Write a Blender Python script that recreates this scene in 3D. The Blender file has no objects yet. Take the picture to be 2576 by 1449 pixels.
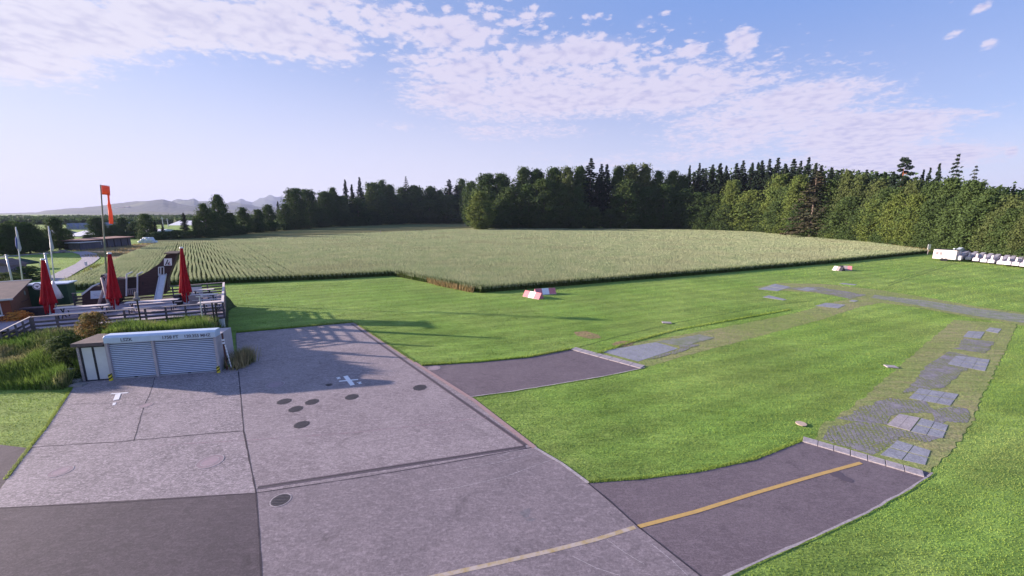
import bpy, math, random
import numpy as np
from math import sin, cos, tan, radians, pi, atan2, asin, sqrt, floor
from mathutils import Vector, Matrix

# ---------------------------------------------------------------- camera, world, sun
F = 1000.0; PITCH = radians(10.7); H = 8.8          # survey frame of the photograph is 2576 x 1449
scene = bpy.context.scene
COL = scene.collection
cd = bpy.data.cameras.new("camera"); cam = bpy.data.objects.new("camera", cd); COL.objects.link(cam)
cam.location = (0, 0, H); cam.rotation_euler = (pi/2-PITCH, 0, 0)
cd.sensor_width = 36.0; cd.lens = 36.0*F/2576.0; cd.clip_start = 0.1; cd.clip_end = 30000.0
scene.camera = cam
scene.view_settings.view_transform = 'Standard'; scene.view_settings.look = 'None'
scene.view_settings.exposure = 1.5; scene.view_settings.gamma = 1.0
scene.cycles.max_bounces = 6; scene.cycles.transparent_max_bounces = 4; scene.cycles.volume_bounces = 0

SUN_EL = radians(13.3)
SUN_TO = Vector((-cos(radians(9.5))*cos(SUN_EL), sin(radians(9.5))*cos(SUN_EL), sin(SUN_EL)))   # direction towards the sun
sl = bpy.data.lights.new("sun", 'SUN'); sl.energy = 5.0; sl.angle = radians(0.6); sl.color = (1.0, 0.83, 0.72)
so = bpy.data.objects.new("sun", sl); COL.objects.link(so)
so.rotation_euler = (-SUN_TO).to_track_quat('-Z', 'Y').to_euler(); so.location = (-60, 10, 40)

def G(px, py, z=0.0):
    """ground point (height z) that was surveyed at a photo pixel"""
    r = (px-1288)/F; d = (py-724.5)/F
    fy = cos(PITCH)-d*sin(PITCH); fz = -sin(PITCH)-d*cos(PITCH)
    t = (z-H)/fz
    return Vector((r*t, fy*t, z))
def PY(px, py, Y):
    r = (px-1288)/F; d = (py-724.5)/F
    fy = cos(PITCH)-d*sin(PITCH); fz = -sin(PITCH)-d*cos(PITCH); t = Y/fy
    return Vector((r*t, Y, H+fz*t))
def V(px, py, A, B):
    """point of the vertical plane through A and B"""
    r = (px-1288)/F; d = (py-724.5)/F
    D = Vector((r, cos(PITCH)-d*sin(PITCH), -sin(PITCH)-d*cos(PITCH)))
    n = Vector((-(B[1]-A[1]), B[0]-A[0], 0))
    t = (n.x*A[0]+n.y*A[1])/(n.x*D.x+n.y*D.y)
    return Vector((0, 0, H))+D*t
def azel(px, py):
    r = (px-1288)/F; d = (py-724.5)/F
    D = Vector((r, cos(PITCH)-d*sin(PITCH), -sin(PITCH)-d*cos(PITCH))).normalized()
    return atan2(D.x, D.y), asin(D.z)

class NT:
    def __init__(s, tree): s.t = tree; tree.nodes.clear()
    def n(s, typ, **kw):
        o = s.t.nodes.new(typ)
        for k, v in kw.items(): setattr(o, k, v)
        return o
    def l(s, a, b): s.t.links.new(a, b)
    def setin(s, sock, v):
        if isinstance(v, bpy.types.NodeSocket): s.l(v, sock)
        else: sock.default_value = v
    def m(s, op, a, b=0.0, c=0.0, clamp=False):
        o = s.n('ShaderNodeMath', operation=op, use_clamp=clamp)
        for i, v in enumerate((a, b, c)): s.setin(o.inputs[i], v)
        return o.outputs[0]
    def mix(s, f, a, b, mode='MIX'):
        o = s.n('ShaderNodeMix', data_type='RGBA', blend_type=mode)
        s.setin(o.inputs[0], f); s.setin(o.inputs[6], a); s.setin(o.inputs[7], b)
        return o.outputs[2]
    def ss(s, v, lo, hi):
        o = s.n('ShaderNodeMapRange', interpolation_type='SMOOTHSTEP')
        s.setin(o.inputs[0], v); o.inputs[1].default_value = lo; o.inputs[2].default_value = hi
        return o.outputs[0]
    def noise(s, vec, scale, detail=3.0, rough=0.55, dist=0.0):
        o = s.n('ShaderNodeTexNoise'); s.l(vec, o.inputs['Vector'])
        o.inputs['Scale'].default_value = scale; o.inputs['Detail'].default_value = detail
        o.inputs['Roughness'].default_value = rough; o.inputs['Distortion'].default_value = dist
        return o.outputs[0]
    def vscale(s, vec, v, rot=0.0):
        o = s.n('ShaderNodeMapping'); s.l(vec, o.inputs[0]); o.inputs[3].default_value = v; o.inputs[2].default_value = (0, 0, rot)
        return o.outputs[0]
def C(r, g, b): return (r, g, b, 1.0)

world = bpy.data.worlds.new("World"); scene.world = world; world.use_nodes = True
w = NT(world.node_tree)
tc = w.n('ShaderNodeTexCoord'); nrm = w.n('ShaderNodeVectorMath', operation='NORMALIZE'); w.l(tc.outputs['Generated'], nrm.inputs[0])
sep = w.n('ShaderNodeSeparateXYZ'); w.l(nrm.outputs[0], sep.inputs[0])
az = w.m('ARCTAN2', sep.outputs[0], sep.outputs[1]); el = w.m('ARCSINE', sep.outputs[2])
sky = w.n('ShaderNodeTexSky', sky_type='NISHITA'); sky.sun_disc = False; sky.sun_elevation = SUN_EL
sky.sun_rotation = atan2(SUN_TO.x, SUN_TO.y); sky.altitude = 540; sky.air_density = 1.0; sky.dust_density = 0.6; sky.ozone_density = 2.2
SKYS = 0.05
base = w.mix(1.0, sky.outputs[0], C(1.15, 1.15, 1.5), 'MULTIPLY')
base = w.mix(0.55, base, C(3.3, 4.0, 6.3))
# pale, slightly lilac morning air low in the sky
low = w.m('MULTIPLY', w.ss(el, 0.42, -0.02), w.ss(az, 1.25, -0.3), clamp=True)
low2 = w.m('MAXIMUM', w.m('MULTIPLY', low, 1.0), w.m('MULTIPLY', w.ss(el, 0.22, 0.0), 0.75))
base = w.mix(w.m('MULTIPLY', low2, 0.9), base, C(6.1, 5.8, 6.8))
blue = w.m('MULTIPLY', w.ss(el, 0.12, 0.5), w.ss(az, -0.7, 0.7))
base = w.mix(w.m('MULTIPLY', blue, 0.75), base, C(1.1, 2.45, 6.0))
blobs = [(1950,310,460,100,.78),(2200,400,350,55,.95),(1450,220,560,90,.8),(1300,330,420,35,.55),(-40,110,300,95,1.1),(220,70,230,90,1.1),(430,40,230,85,1.1),(660,70,190,80,1.05),(830,110,110,65,.9),(980,60,220,75,.72),(1150,90,220,75,.75),
 (1160,170,190,60,.9),(1420,135,230,50,.95),(1300,245,330,70,.95),(1750,125,40,28,.8),(1865,105,50,40,1.0),(1620,240,350,65,.95),(1980,255,320,45,.95),(2150,335,300,65,1.0),(2380,395,120,50,.9),
 (1010,320,130,25,.45),(2490,110,34,20,.8),(2470,18,28,12,.75),(2395,88,34,14,.6),(2545,382,22,18,.9),(1490,50,70,18,.5),(1620,55,60,22,.55),(1330,45,90,35,.55),(1700,400,700,45,.55),(300,-150,700,120,1.0),(-500,60,350,180,.9)]
cov = None
for px, py, sx, sy, a in blobs:
    a0, e0 = azel(px, py); a1, _ = azel(px+sx, py); _, e1 = azel(px, py+sy)
    dx = w.m('DIVIDE', w.m('SUBTRACT', az, a0), abs(a1-a0)); dy = w.m('DIVIDE', w.m('SUBTRACT', el, e0), abs(e1-e0))
    q = w.m('ADD', w.m('MULTIPLY', dx, dx), w.m('MULTIPLY', dy, dy))
    g = w.m('MULTIPLY', w.m('EXPONENT', w.m('MULTIPLY', q, -0.8)), a)
    cov = g if cov is None else w.m('MAXIMUM', cov, g)
inv = w.m('DIVIDE', 1.0, w.m('ADD', w.m('MAXIMUM', sep.outputs[2], 0.0), 0.13))
pv = w.n('ShaderNodeCombineXYZ'); w.l(w.m('MULTIPLY', sep.outputs[0], inv), pv.inputs[0]); w.l(w.m('MULTIPLY', sep.outputs[1], inv), pv.inputs[1])
n1 = w.noise(pv.outputs[0], 2.2, 6, 0.6, 0.3); n2 = w.noise(pv.outputs[0], 13.0, 7, 0.66, 0.5); n3 = w.noise(pv.outputs[0], 38.0, 3, 0.6, 0.2)
vo = w.n('ShaderNodeTexVoronoi', feature='SMOOTH_F1'); w.l(pv.outputs[0], vo.inputs['Vector']); vo.inputs['Scale'].default_value = 19.0; vo.inputs['Smoothness'].default_value = 0.6
puff = w.m('SUBTRACT', 0.55, vo.outputs['Distance'])
nn = w.m('ADD', w.m('ADD', w.m('MULTIPLY', w.m('SUBTRACT', n1, 0.5), 1.1), w.m('MULTIPLY', w.m('SUBTRACT', n2, 0.5), 1.25)), w.m('ADD', w.m('MULTIPLY', w.m('SUBTRACT', n3, 0.5), 0.6), w.m('MULTIPLY', puff, w.m('MULTIPLY', w.ss(el, 0.2, 0.42), 0.85))))
d0 = w.m('ADD', w.m('MULTIPLY', cov, 1.15), nn)
dens = w.m('MAXIMUM', w.ss(d0, 0.46, 0.86), w.m('MULTIPLY', w.ss(w.m('ADD', cov, w.m('MULTIPLY', w.m('SUBTRACT', n1, 0.5), 0.5)), 0.40, 1.0), 0.72))
thick = w.ss(w.m('ADD', w.m('MULTIPLY', cov, 0.8), w.m('ADD', w.m('MULTIPLY', w.m('SUBTRACT', n1, 0.5), 1.2), w.m('ADD', w.m('MULTIPLY', w.m('SUBTRACT', n2, 0.5), -1.7), w.m('MULTIPLY', puff, -0.9)))), 0.45, 1.2)
ccol = w.mix(thick, C(5.7, 5.3, 6.5), C(4.2, 4.0, 5.7))
ccol = w.mix(w.ss(az, 0.0, -0.9), ccol, w.mix(thick, C(6.2, 5.9, 6.7), C(4.9, 4.7, 5.9)))
fin = w.mix(w.m('MULTIPLY', dens, 0.86), base, ccol)
bg = w.n('ShaderNodeBackground'); w.l(fin, bg.inputs[0]); bg.inputs[1].default_value = SKYS
wo = w.n('ShaderNodeOutputWorld'); w.l(bg.outputs[0], wo.inputs[0])

# ---------------------------------------------------------------- materials
def mow(t, vec, col, amp):
    """faint lanes left by the mower, running with the taxiways"""
    wob = t.m('MULTIPLY', t.noise(vec, 0.25, 2, 0.5), 0.9); s = t.n('ShaderNodeSeparateXYZ'); t.l(t.vscale(vec, (1, 1, 1), -0.42), s.inputs[0])
    q = t.m('SINE', t.m('MULTIPLY', t.m('ADD', s.outputs[1], wob), 3.5)); lane = t.ss(q, -0.5, 0.5); v = t.m('ADD', t.m('MULTIPLY', lane, 2*amp), 1-amp)
    big = t.m('ADD', t.m('MULTIPLY', t.ss(t.noise(vec, 0.16, 4, 0.65), 0.35, 0.65), 0.26), 0.87); v = t.m('MULTIPLY', v, big)
    cc = t.n('ShaderNodeCombineXYZ'); [t.l(v, cc.inputs[i]) for i in range(3)]
    return t.mix(1.0, col, cc.outputs[0], 'MULTIPLY')
def M(name, c1, c2=None, scale=3.0, rough=0.8, bump=0.0, bscale=None, metal=0.0, stretch=(1, 1, 1), detail=4.0, trans=0.0, island=0.0, spec=0.3, c3=None, s3=0.3, mown=0.0):
    m = bpy.data.materials.new(name); m.use_nodes = True; t = NT(m.node_tree)
    out = t.n('ShaderNodeOutputMaterial'); b = t.n('ShaderNodeBsdfPrincipled'); t.l(b.outputs[0], out.inputs[0])
    b.inputs['Roughness'].default_value = rough; b.inputs['Metallic'].default_value = metal; b.inputs['Specular IOR Level'].default_value = spec
    tcn = t.n('ShaderNodeTexCoord'); vec = t.vscale(tcn.outputs['Object'], stretch)
    col = C(*c1)
    if c2 is not None:
        f = t.ss(t.noise(vec, scale, detail, 0.62), 0.3, 0.7); col = t.mix(f, C(*c1), C(*c2))
    if c3 is not None:
        f = t.ss(t.noise(vec, s3, 3.0, 0.55), 0.48, 0.66); col = t.mix(f, col, C(*c3))
    if island > 0:
        g = t.n('ShaderNodeNewGeometry'); v = t.m('ADD', t.m('MULTIPLY', g.outputs['Random Per Island'], 2*island), 1-island)
        cc = t.n('ShaderNodeCombineXYZ'); t.l(v, cc.inputs[0]); t.l(v, cc.inputs[1]); t.l(v, cc.inputs[2])
        col = t.mix(1.0, col if c2 is not None or c3 is not None else C(*c1), cc.outputs[0], 'MULTIPLY')
    if mown > 0: col = mow(t, tcn.outputs['Object'], col, mown)
    t.setin(b.inputs['Base Color'], col)
    if bump > 0:
        bn = t.n('ShaderNodeBump'); bn.inputs['Strength'].default_value = 1.0; bn.inputs['Distance'].default_value = bump
        t.l(t.noise(vec, bscale or scale*3, 4.0, 0.6), bn.inputs['Height']); t.l(bn.outputs[0], b.inputs['Normal'])
    if trans > 0:
        tr = t.n('ShaderNodeBsdfTranslucent'); t.setin(tr.inputs[0], col); mx = t.n('ShaderNodeMixShader'); mx.inputs[0].default_value = trans
        t.l(b.outputs[0], mx.inputs[1]); t.l(tr.outputs[0], mx.inputs[2]); t.l(mx.outputs[0], out.inputs[0])
    return m

# ---------------------------------------------------------------- helpers
def tag(o, label=None, cat=None, group=None, kind=None):
    if label: o['label'] = label
    if cat: o['category'] = cat
    if group: o['group'] = group
    if kind: o['kind'] = kind
    return o
def empty(name, loc, label, cat, group=None):
    o = bpy.data.objects.new(name, None); COL.objects.link(o); o.location = loc; o.empty_display_size = 0.2
    return tag(o, label, cat, group)
def place(name, me, parent=None, smooth=False):
    o = bpy.data.objects.new(name, me); COL.objects.link(o)
    if parent is not None: o.parent = parent
    if smooth:
        me.polygons.foreach_set('use_smooth', [True]*len(me.polygons))
    return o
def npmesh(name, verts, faces, mat, k=3):
    """verts (N,3) array, faces (M,k) array"""
    verts = np.asarray(verts, np.float32); faces = np.asarray(faces, np.int32)
    me = bpy.data.meshes.new(name); me.vertices.add(len(verts)); me.vertices.foreach_set('co', verts.ravel())
    me.loops.add(faces.size); me.loops.foreach_set('vertex_index', faces.ravel())
    me.polygons.add(len(faces)); me.polygons.foreach_set('loop_start', np.arange(0, faces.size, k, dtype=np.int32))
    me.polygons.foreach_set('loop_total', np.full(len(faces), k, np.int32)); me.update(calc_edges=True); me.materials.append(mat)
    return me
def root_offset(p):
    v = Vector((0, 0, 0))
    while p is not None: v += p.location; p = p.parent
    return v
class MB:
    """collects shapes in world coordinates; build() links them as ONE mesh object"""
    def __init__(s): s.v = []; s.f = []
    def poly(s, pts):
        i = len(s.v); s.v += [Vector(p) for p in pts]; s.f.append(list(range(i, i+len(pts)))); return s
    def hexa(s, b, t):
        """b, t: 4 corners bottom / top, same order"""
        i = len(s.v); s.v += [Vector(p) for p in b]+[Vector(p) for p in t]
        for q in ((3,2,1,0),(4,5,6,7),(0,1,5,4),(1,2,6,5),(2,3,7,6),(3,0,4,7)): s.f.append([i+a for a in q])
        return s
    def box(s, c, size, rz=0.0, R=None):
        R = R or Matrix.Rotation(rz, 3, 'Z'); c = Vector(c); x, y, z = [a/2 for a in size]
        b = [c+R@Vector(p) for p in ((-x,-y,-z),(x,-y,-z),(x,y,-z),(-x,y,-z))]; t = [c+R@Vector(p) for p in ((-x,-y,z),(x,-y,z),(x,y,z),(-x,y,z))]
        return s.hexa(b, t)
    def beam(s, a, b, w_, h_, up=Vector((0, 0, 1))):
        a = Vector(a); b = Vector(b); d = (b-a).normalized(); sd = d.cross(up)
        if sd.length < 1e-4: sd = Vector((1, 0, 0))
        sd.normalize(); u = sd.cross(d).normalized(); x = sd*w_/2; y = u*h_/2
        return s.hexa([a-x-y, a+x-y, a+x+y, a-x+y], [b-x-y, b+x-y, b+x+y, b-x+y])
    def tube(s, a, b, r0, r1=None, n=10, cap=True):
        r1 = r0 if r1 is None else r1; a = Vector(a); b = Vector(b); d = (b-a).normalized()
        x = d.orthogonal().normalized(); y = d.cross(x); i = len(s.v)
        for p, r in ((a, r0), (b, r1)):
            for k in range(n): an = 2*pi*k/n; s.v.append(p+x*(cos(an)*r)+y*(sin(an)*r))
        for k in range(n): s.f.append([i+k, i+(k+1) % n, i+n+(k+1) % n, i+n+k])
        if cap: s.f.append([i+k for k in range(n)][::-1]); s.f.append([i+n+k for k in range(n)])
        return s
    def prism(s, pts, off):
        """extrude an outline by the vector off"""
        i = len(s.v); n = len(pts); off = Vector(off); s.v += [Vector(p) for p in pts]+[Vector(p)+off for p in pts]
        s.f.append(list(range(i, i+n))[::-1]); s.f.append(list(range(i+n, i+2*n)))
        for k in range(n): s.f.append([i+k, i+(k+1) % n, i+n+(k+1) % n, i+n+k])
        return s
    def rings(s, rings, cap=True):
        i = len(s.v); n = len(rings[0])
        for r in rings: s.v += [Vector(p) for p in r]
        for j in range(len(rings)-1):
            for k in range(n): s.f.append([i+j*n+k, i+j*n+(k+1) % n, i+(j+1)*n+(k+1) % n, i+(j+1)*n+k])
        if cap: s.f.append([i+k for k in range(n)][::-1]); s.f.append([i+(len(rings)-1)*n+k for k in range(n)])
        return s
    def build(s, name, mat, parent=None, smooth=False, bevel=0.0):
        o0 = root_offset(parent); me = bpy.data.meshes.new(name); me.from_pydata([v-o0 for v in s.v], [], s.f)
        me.materials.append(mat); me.update(); me.validate()
        o = place(name, me, parent, smooth)
        if bevel > 0:
            b = o.modifiers.new('bevel', 'BEVEL'); b.width = bevel; b.segments = 2; b.limit_method = 'ANGLE'
        return o
def struct(name, pts, mat, z=None, kind='structure', smoothlab=None):
    o = MB().poly([Vector((p[0], p[1], p[2] if z is None else z)) for p in pts]).build(name, mat)
    tag(o, kind=kind)
    return o
def strip(path, width):
    """flat ribbon polygons along a path of ground points"""
    m = MB()
    L = []; R_ = []
    for i, p in enumerate(path):
        a = path[max(i-1, 0)]; b = path[min(i+1, len(path)-1)]; d = (b-a); d.z = 0; d.normalize(); n = Vector((-d.y, d.x, 0))
        wd = width[i] if isinstance(width, (list, tuple)) else width
        L.append(p+n*wd/2); R_.append(p-n*wd/2)
    for i in range(len(path)-1): m.poly([L[i], L[i+1], R_[i+1], R_[i]][::-1])
    return m
def inside(P, poly):
    """P (N,2) in polygon"""
    x, y = P[:, 0], P[:, 1]; res = np.zeros(len(P), bool); n = len(poly); j = n-1
    for i in range(n):
        xi, yi, xj, yj = poly[i][0], poly[i][1], poly[j][0], poly[j][1]
        c = ((yi > y) != (yj > y)) & (x < (xj-xi)*(y-yi)/((yj-yi)+1e-12)+xi); res ^= c; j = i
    return res
def blades(P, z0, hgt, wid, lean, rng, dirbias=None):
    """one triangle per blade. P (N,2); z0, hgt, wid arrays or floats"""
    n = len(P); an = rng.uniform(0, 2*pi, n); la = rng.uniform(0, 2*pi, n); z0 = np.broadcast_to(z0, n); hgt = np.broadcast_to(hgt, n)*rng.uniform(0.7, 1.2, n)
    wid = np.broadcast_to(wid, n)*rng.uniform(0.7, 1.3, n); v = np.empty((n, 3, 3), np.float32)
    dx, dy = np.cos(an)*wid/2, np.sin(an)*wid/2; l = lean*hgt*rng.uniform(0, 1, n)
    v[:, 0] = np.c_[P[:, 0]-dx, P[:, 1]-dy, z0]; v[:, 1] = np.c_[P[:, 0]+dx, P[:, 1]+dy, z0]
    v[:, 2] = np.c_[P[:, 0]+np.cos(la)*l, P[:, 1]+np.sin(la)*l, z0+hgt]
    return v.reshape(-1, 3), np.arange(3*n).reshape(-1, 3)
def copy_thing(o, loc=None, scale=None, rz=None, label=None):
    r = o.copy(); COL.objects.link(r)
    for ch in o.children:
        c = ch.copy(); COL.objects.link(c); c.parent = r
        for g in ch.children:
            d = g.copy(); COL.objects.link(d); d.parent = c
    if loc is not None: r.location = loc
    if scale is not None: r.scale = scale
    if rz is not None: r.rotation_euler = (0, 0, rz)
    if label: r['label'] = label
    return r
def text(name, body, size, loc, rot, mat, parent, extrude=0.004, bold=0.0):
    c = bpy.data.curves.new(name, 'FONT'); c.body = body; c.size = size; c.extrude = extrude; c.align_x = 'CENTER'; c.align_y = 'CENTER'; c.offset = bold
    c.materials.append(mat); o = bpy.data.objects.new(name, c); COL.objects.link(o); o.parent = parent
    me = bpy.data.meshes.new_from_object(o); me.name = name; bpy.data.objects.remove(o); o = bpy.data.objects.new(name, me); COL.objects.link(o); o.parent = parent
    o.location = Vector(loc)-root_offset(parent); o.rotation_euler = rot.to_euler()
    return o
# ---------------------------------------------------------------- surface materials
def ground_mat(name, c1, c2, c3, bump=0.02, fine=16.0, mown=0.0):
    m = bpy.data.materials.new(name); m.use_nodes = True; t = NT(m.node_tree)
    out = t.n('ShaderNodeOutputMaterial'); b = t.n('ShaderNodeBsdfPrincipled'); t.l(b.outputs[0], out.inputs[0]); b.inputs['Roughness'].default_value = 0.9
    b.inputs['Specular IOR Level'].default_value = 0.15
    v = t.n('ShaderNodeTexCoord').outputs['Object']
    big = t.ss(t.noise(v, 0.11, 4, 0.6), 0.35, 0.68); mid = t.ss(t.noise(t.vscale(v, (1, 1.8, 1), 0.2), 1.1, 4, 0.65), 0.3, 0.72); fi = t.ss(t.noise(v, fine, 3, 0.7), 0.25, 0.75)
    col = t.mix(big, C(*c1), C(*c2)); col = t.mix(t.m('MULTIPLY', mid, 0.55), col, C(*c3)); stv = t.ss(t.noise(t.vscale(v, (0.25, 1.6, 1), -0.35), 2.2, 5, 0.7), 0.3, 0.7); k = t.m('ADD', t.m('ADD', t.m('MULTIPLY', fi, 0.6), t.m('MULTIPLY', stv, 0.35)), 0.52)
    cc = t.n('ShaderNodeCombineXYZ'); [t.l(k, cc.inputs[i]) for i in range(3)]
    col = t.mix(1.0, col, cc.outputs[0], 'MULTIPLY')
    if mown > 0: col = mow(t, v, col, mown)
    t.l(col, b.inputs['Base Color'])
    bn = t.n('ShaderNodeBump'); bn.inputs['Distance'].default_value = bump; t.l(t.m('ADD', t.noise(t.vscale(v, (1, 1.6, 1), 0.3), fine*0.5, 5, 0.7), t.m('MULTIPLY', t.noise(t.vscale(v, (0.6, 1.6, 1), 0.1), fine*0.13, 4, 0.6), 1.6)), bn.inputs['Height']); t.l(bn.outputs[0], b.inputs['Normal'])
    return m
m_grass = ground_mat('lawn_grass', (0.16, 0.265, 0.05), (0.235, 0.32, 0.08), (0.13, 0.235, 0.045), 0.05, 14, 0.07)
m_meadow = ground_mat('meadow_grass', (0.105, 0.125, 0.045), (0.13, 0.135, 0.05), (0.08, 0.11, 0.04), 0.2, 2.5)
m_meadow2 = ground_mat('hay_meadow', (0.16, 0.15, 0.055), (0.12, 0.13, 0.05), (0.10, 0.12, 0.045), 0.2, 2.5)
m_dry = ground_mat('dry_grass', (0.30, 0.21, 0.12), (0.22, 0.18, 0.09), (0.17, 0.16, 0.07), 0.1, 5)
m_soil = ground_mat('field_soil', (0.045, 0.065, 0.022), (0.06, 0.075, 0.03), (0.05, 0.06, 0.025), 0.1, 5)
m_worn = ground_mat('worn_turf', (0.23, 0.255, 0.09), (0.29, 0.255, 0.14), (0.15, 0.23, 0.06), 0.04, 9)
def slab_mat(name, c1, c2, streak, fine=35, bump=0.004, rough=0.75, sc=1.0):
    m = bpy.data.materials.new(name); m.use_nodes = True; t = NT(m.node_tree)
    out = t.n('ShaderNodeOutputMaterial'); b = t.n('ShaderNodeBsdfPrincipled'); t.l(b.outputs[0], out.inputs[0]); b.inputs['Roughness'].default_value = rough
    b.inputs['Specular IOR Level'].default_value = 0.25
    v = t.n('ShaderNodeTexCoord').outputs['Object']
    a = t.ss(t.noise(v, 0.45*sc, 5, 0.65, 0.6), 0.32, 0.7); s1 = t.ss(t.noise(t.vscale(v, (1.0, 2.4, 1), 0.25), 3.4*sc, 6, 0.75, 1.4), 0.44, 0.64); f = t.noise(v, fine, 3, 0.75)
    scr = t.ss(t.noise(t.vscale(v, (0.35, 6.0, 1), 0.5), 2.0*sc, 5, 0.6, 1.8), 0.615, 0.68)
    col = t.mix(a, C(*c1), C(*c2)); col = t.mix(t.m('MULTIPLY', s1, streak), col, C(c2[0]*1.6, c2[1]*1.6, c2[2]*1.6))
    col = t.mix(t.m('MULTIPLY', scr, streak*0.6), col, C(c2[0]*1.6, c2[1]*1.6, c2[2]*1.6))
    dk = t.ss(t.noise(v, 0.9*sc, 6, 0.7, 0.8), 0.55, 0.72); col = t.mix(t.m('MULTIPLY', dk, 0.5), col, C(c1[0]*0.5, c1[1]*0.5, c1[2]*0.5))
    sp = t.ss(t.noise(v, fine*0.35, 4, 0.8), 0.3, 0.7); k = t.m('ADD', t.m('ADD', t.m('MULTIPLY', f, 0.8), 0.36), t.m('MULTIPLY', sp, 0.4)); cc = t.n('ShaderNodeCombineXYZ'); [t.l(k, cc.inputs[i]) for i in range(3)]
    col = t.mix(1.0, col, cc.outputs[0], 'MULTIPLY'); t.l(col, b.inputs['Base Color'])
    bn = t.n('ShaderNodeBump'); bn.inputs['Distance'].default_value = bump; t.l(f, bn.inputs['Height']); t.l(bn.outputs[0], b.inputs['Normal'])
    return m
m_conc = slab_mat('apron_concrete', (0.205, 0.172, 0.185), (0.26, 0.222, 0.234), 0.6)
m_conc2 = slab_mat('old_apron_concrete', (0.170, 0.148, 0.160), (0.255, 0.218, 0.232), 1.0, sc=1.6)
m_conc3 = slab_mat('front_apron_concrete', (0.172, 0.146, 0.160), (0.214, 0.180, 0.195), 0.5)
m_asph = slab_mat('asphalt', (0.075, 0.062, 0.073), (0.098, 0.08, 0.093), 0.45, fine=60, bump=0.008, rough=0.85)
m_asph2 = slab_mat('taxiway_asphalt', (0.13, 0.104, 0.12), (0.155, 0.126, 0.142), 0.4, fine=55, bump=0.008, rough=0.85)
m_kerb = slab_mat('kerb_concrete', (0.30, 0.27, 0.29), (0.36, 0.32, 0.33), 0.3)
m_pink = M('pink_edge_stone', (0.30, 0.20, 0.20), (0.34, 0.24, 0.23), 6, bump=0.01)
m_joint = M('joint_filler', (0.035, 0.028, 0.04), (0.06, 0.05, 0.06), 8, rough=0.95)
m_joint2 = M('fine_joint', (0.12, 0.10, 0.125), (0.09, 0.08, 0.10), 8, rough=0.95)
m_pave = slab_mat('grey_paving', (0.205, 0.21, 0.245), (0.26, 0.265, 0.30), 0.5, sc=2)
m_cobble = M('cobble', (0.16, 0.16, 0.19), (0.22, 0.21, 0.23), 2.0, rough=0.85, island=0.3)
m_trackg = M('grown_over_gravel', (0.24, 0.235, 0.235), (0.16, 0.19, 0.11), 1.6, rough=0.95, bump=0.03, bscale=14)
m_gravel = M('gravel', (0.24, 0.23, 0.27), (0.32, 0.30, 0.35), 3, rough=0.95, bump=0.03, bscale=14)
m_white = M('white_paint', (0.80, 0.80, 0.82), (0.72, 0.72, 0.76), 8, rough=0.5)
m_yellow = M('yellow_line_paint', (0.50, 0.33, 0.11), (0.42, 0.28, 0.11), 9, rough=0.7)
m_yellow2 = M('worn_line_paint', (0.36, 0.27, 0.12), (0.44, 0.38, 0.36), 3.2, rough=0.8, detail=3)
m_redln = M('faded_red_line', (0.30, 0.19, 0.21), (0.28, 0.24, 0.27), 3, rough=0.9)

# ---------------------------------------------------------------- ground
gm = MB(); R0 = [0, 30, 120, 600, 3000]; prev = None
o = MB().poly([(-9000, -400, 0), (9000, -400, 0), (9000, 8200, 0), (-9000, 8200, 0)]).build('ground', m_grass); tag(o, kind='structure')

apron = [(889,812),(1200,1010),(1342,1127),(1480,1216),(1605,1326),(1765,1452),(1765,1700),(-600,1700),(-600,1240),(0,1240),(20,1204),(78,1128),(120,1075),(160,1010),(188,970),(195,955),(283,955),(553,935),(575,930),(594,914),(594,838)]
Z1 = 0.012
L_poly = [(78,1128),(120,1075),(188,970),(210,954),(553,933),(600,915),(600,935),(612,1085),(644,1240),(0,1278),(-400,1300),(-400,1260),(0,1232),(20,1204)]
M_poly = [(594,838),(889,812),(1042,912),(1200,1010),(1342,1127),(644,1240),(612,1085),(600,935)]
F_poly = [(644,1240),(1342,1127),(1420,1172),(1480,1216),(1605,1326),(1765,1452),(1900,1560),(664,1560)]
A_poly = [(-500,1322),(0,1278),(644,1240),(664,1560),(-500,1560)]
struct('apron', [G(*p) for p in L_poly], m_conc2, Z1)
struct('apron_middle', [G(*p) for p in M_poly], m_conc, Z1)
struct('apron_front', [G(*p) for p in F_poly], m_conc3, Z1)
struct('asphalt', [G(*p) for p in A_poly], m_asph, Z1)
struct('asphalt_corner', [G(*p) for p in [(-200,1108),(0,1119),(76,1128),(40,1180),(20,1204),(0,1232),(-60,1300),(-400,1330)]], m_asph, Z1-0.004)
T1 = [(1060,921),(1200,912),(1330,900),(1440,879),(1530,900),(1622,925),(1520,946),(1400,966),(1290,984),(1170,1001)]
T2 = [(1480,1216),(1620,1206),(1760,1188),(1900,1158),(2036,1104),(2180,1150),(2346,1190),(2290,1228),(2180,1290),(2050,1350),(1900,1416),(1830,1449),(1780,1472),(1605,1326)]
struct('taxiway_far', [G(*p) for p in T1], m_asph2, Z1-0.004)
struct('taxiway_near', [G(*p) for p in T2], m_asph2, Z1-0.004)
pave_polys = [[G(*p) for p in q] for q in (L_poly, M_poly, F_poly, A_poly, T1, T2, [(-200,1108),(0,1119),(76,1128),(20,1204),(-60,1300),(-400,1330)])]

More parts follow.
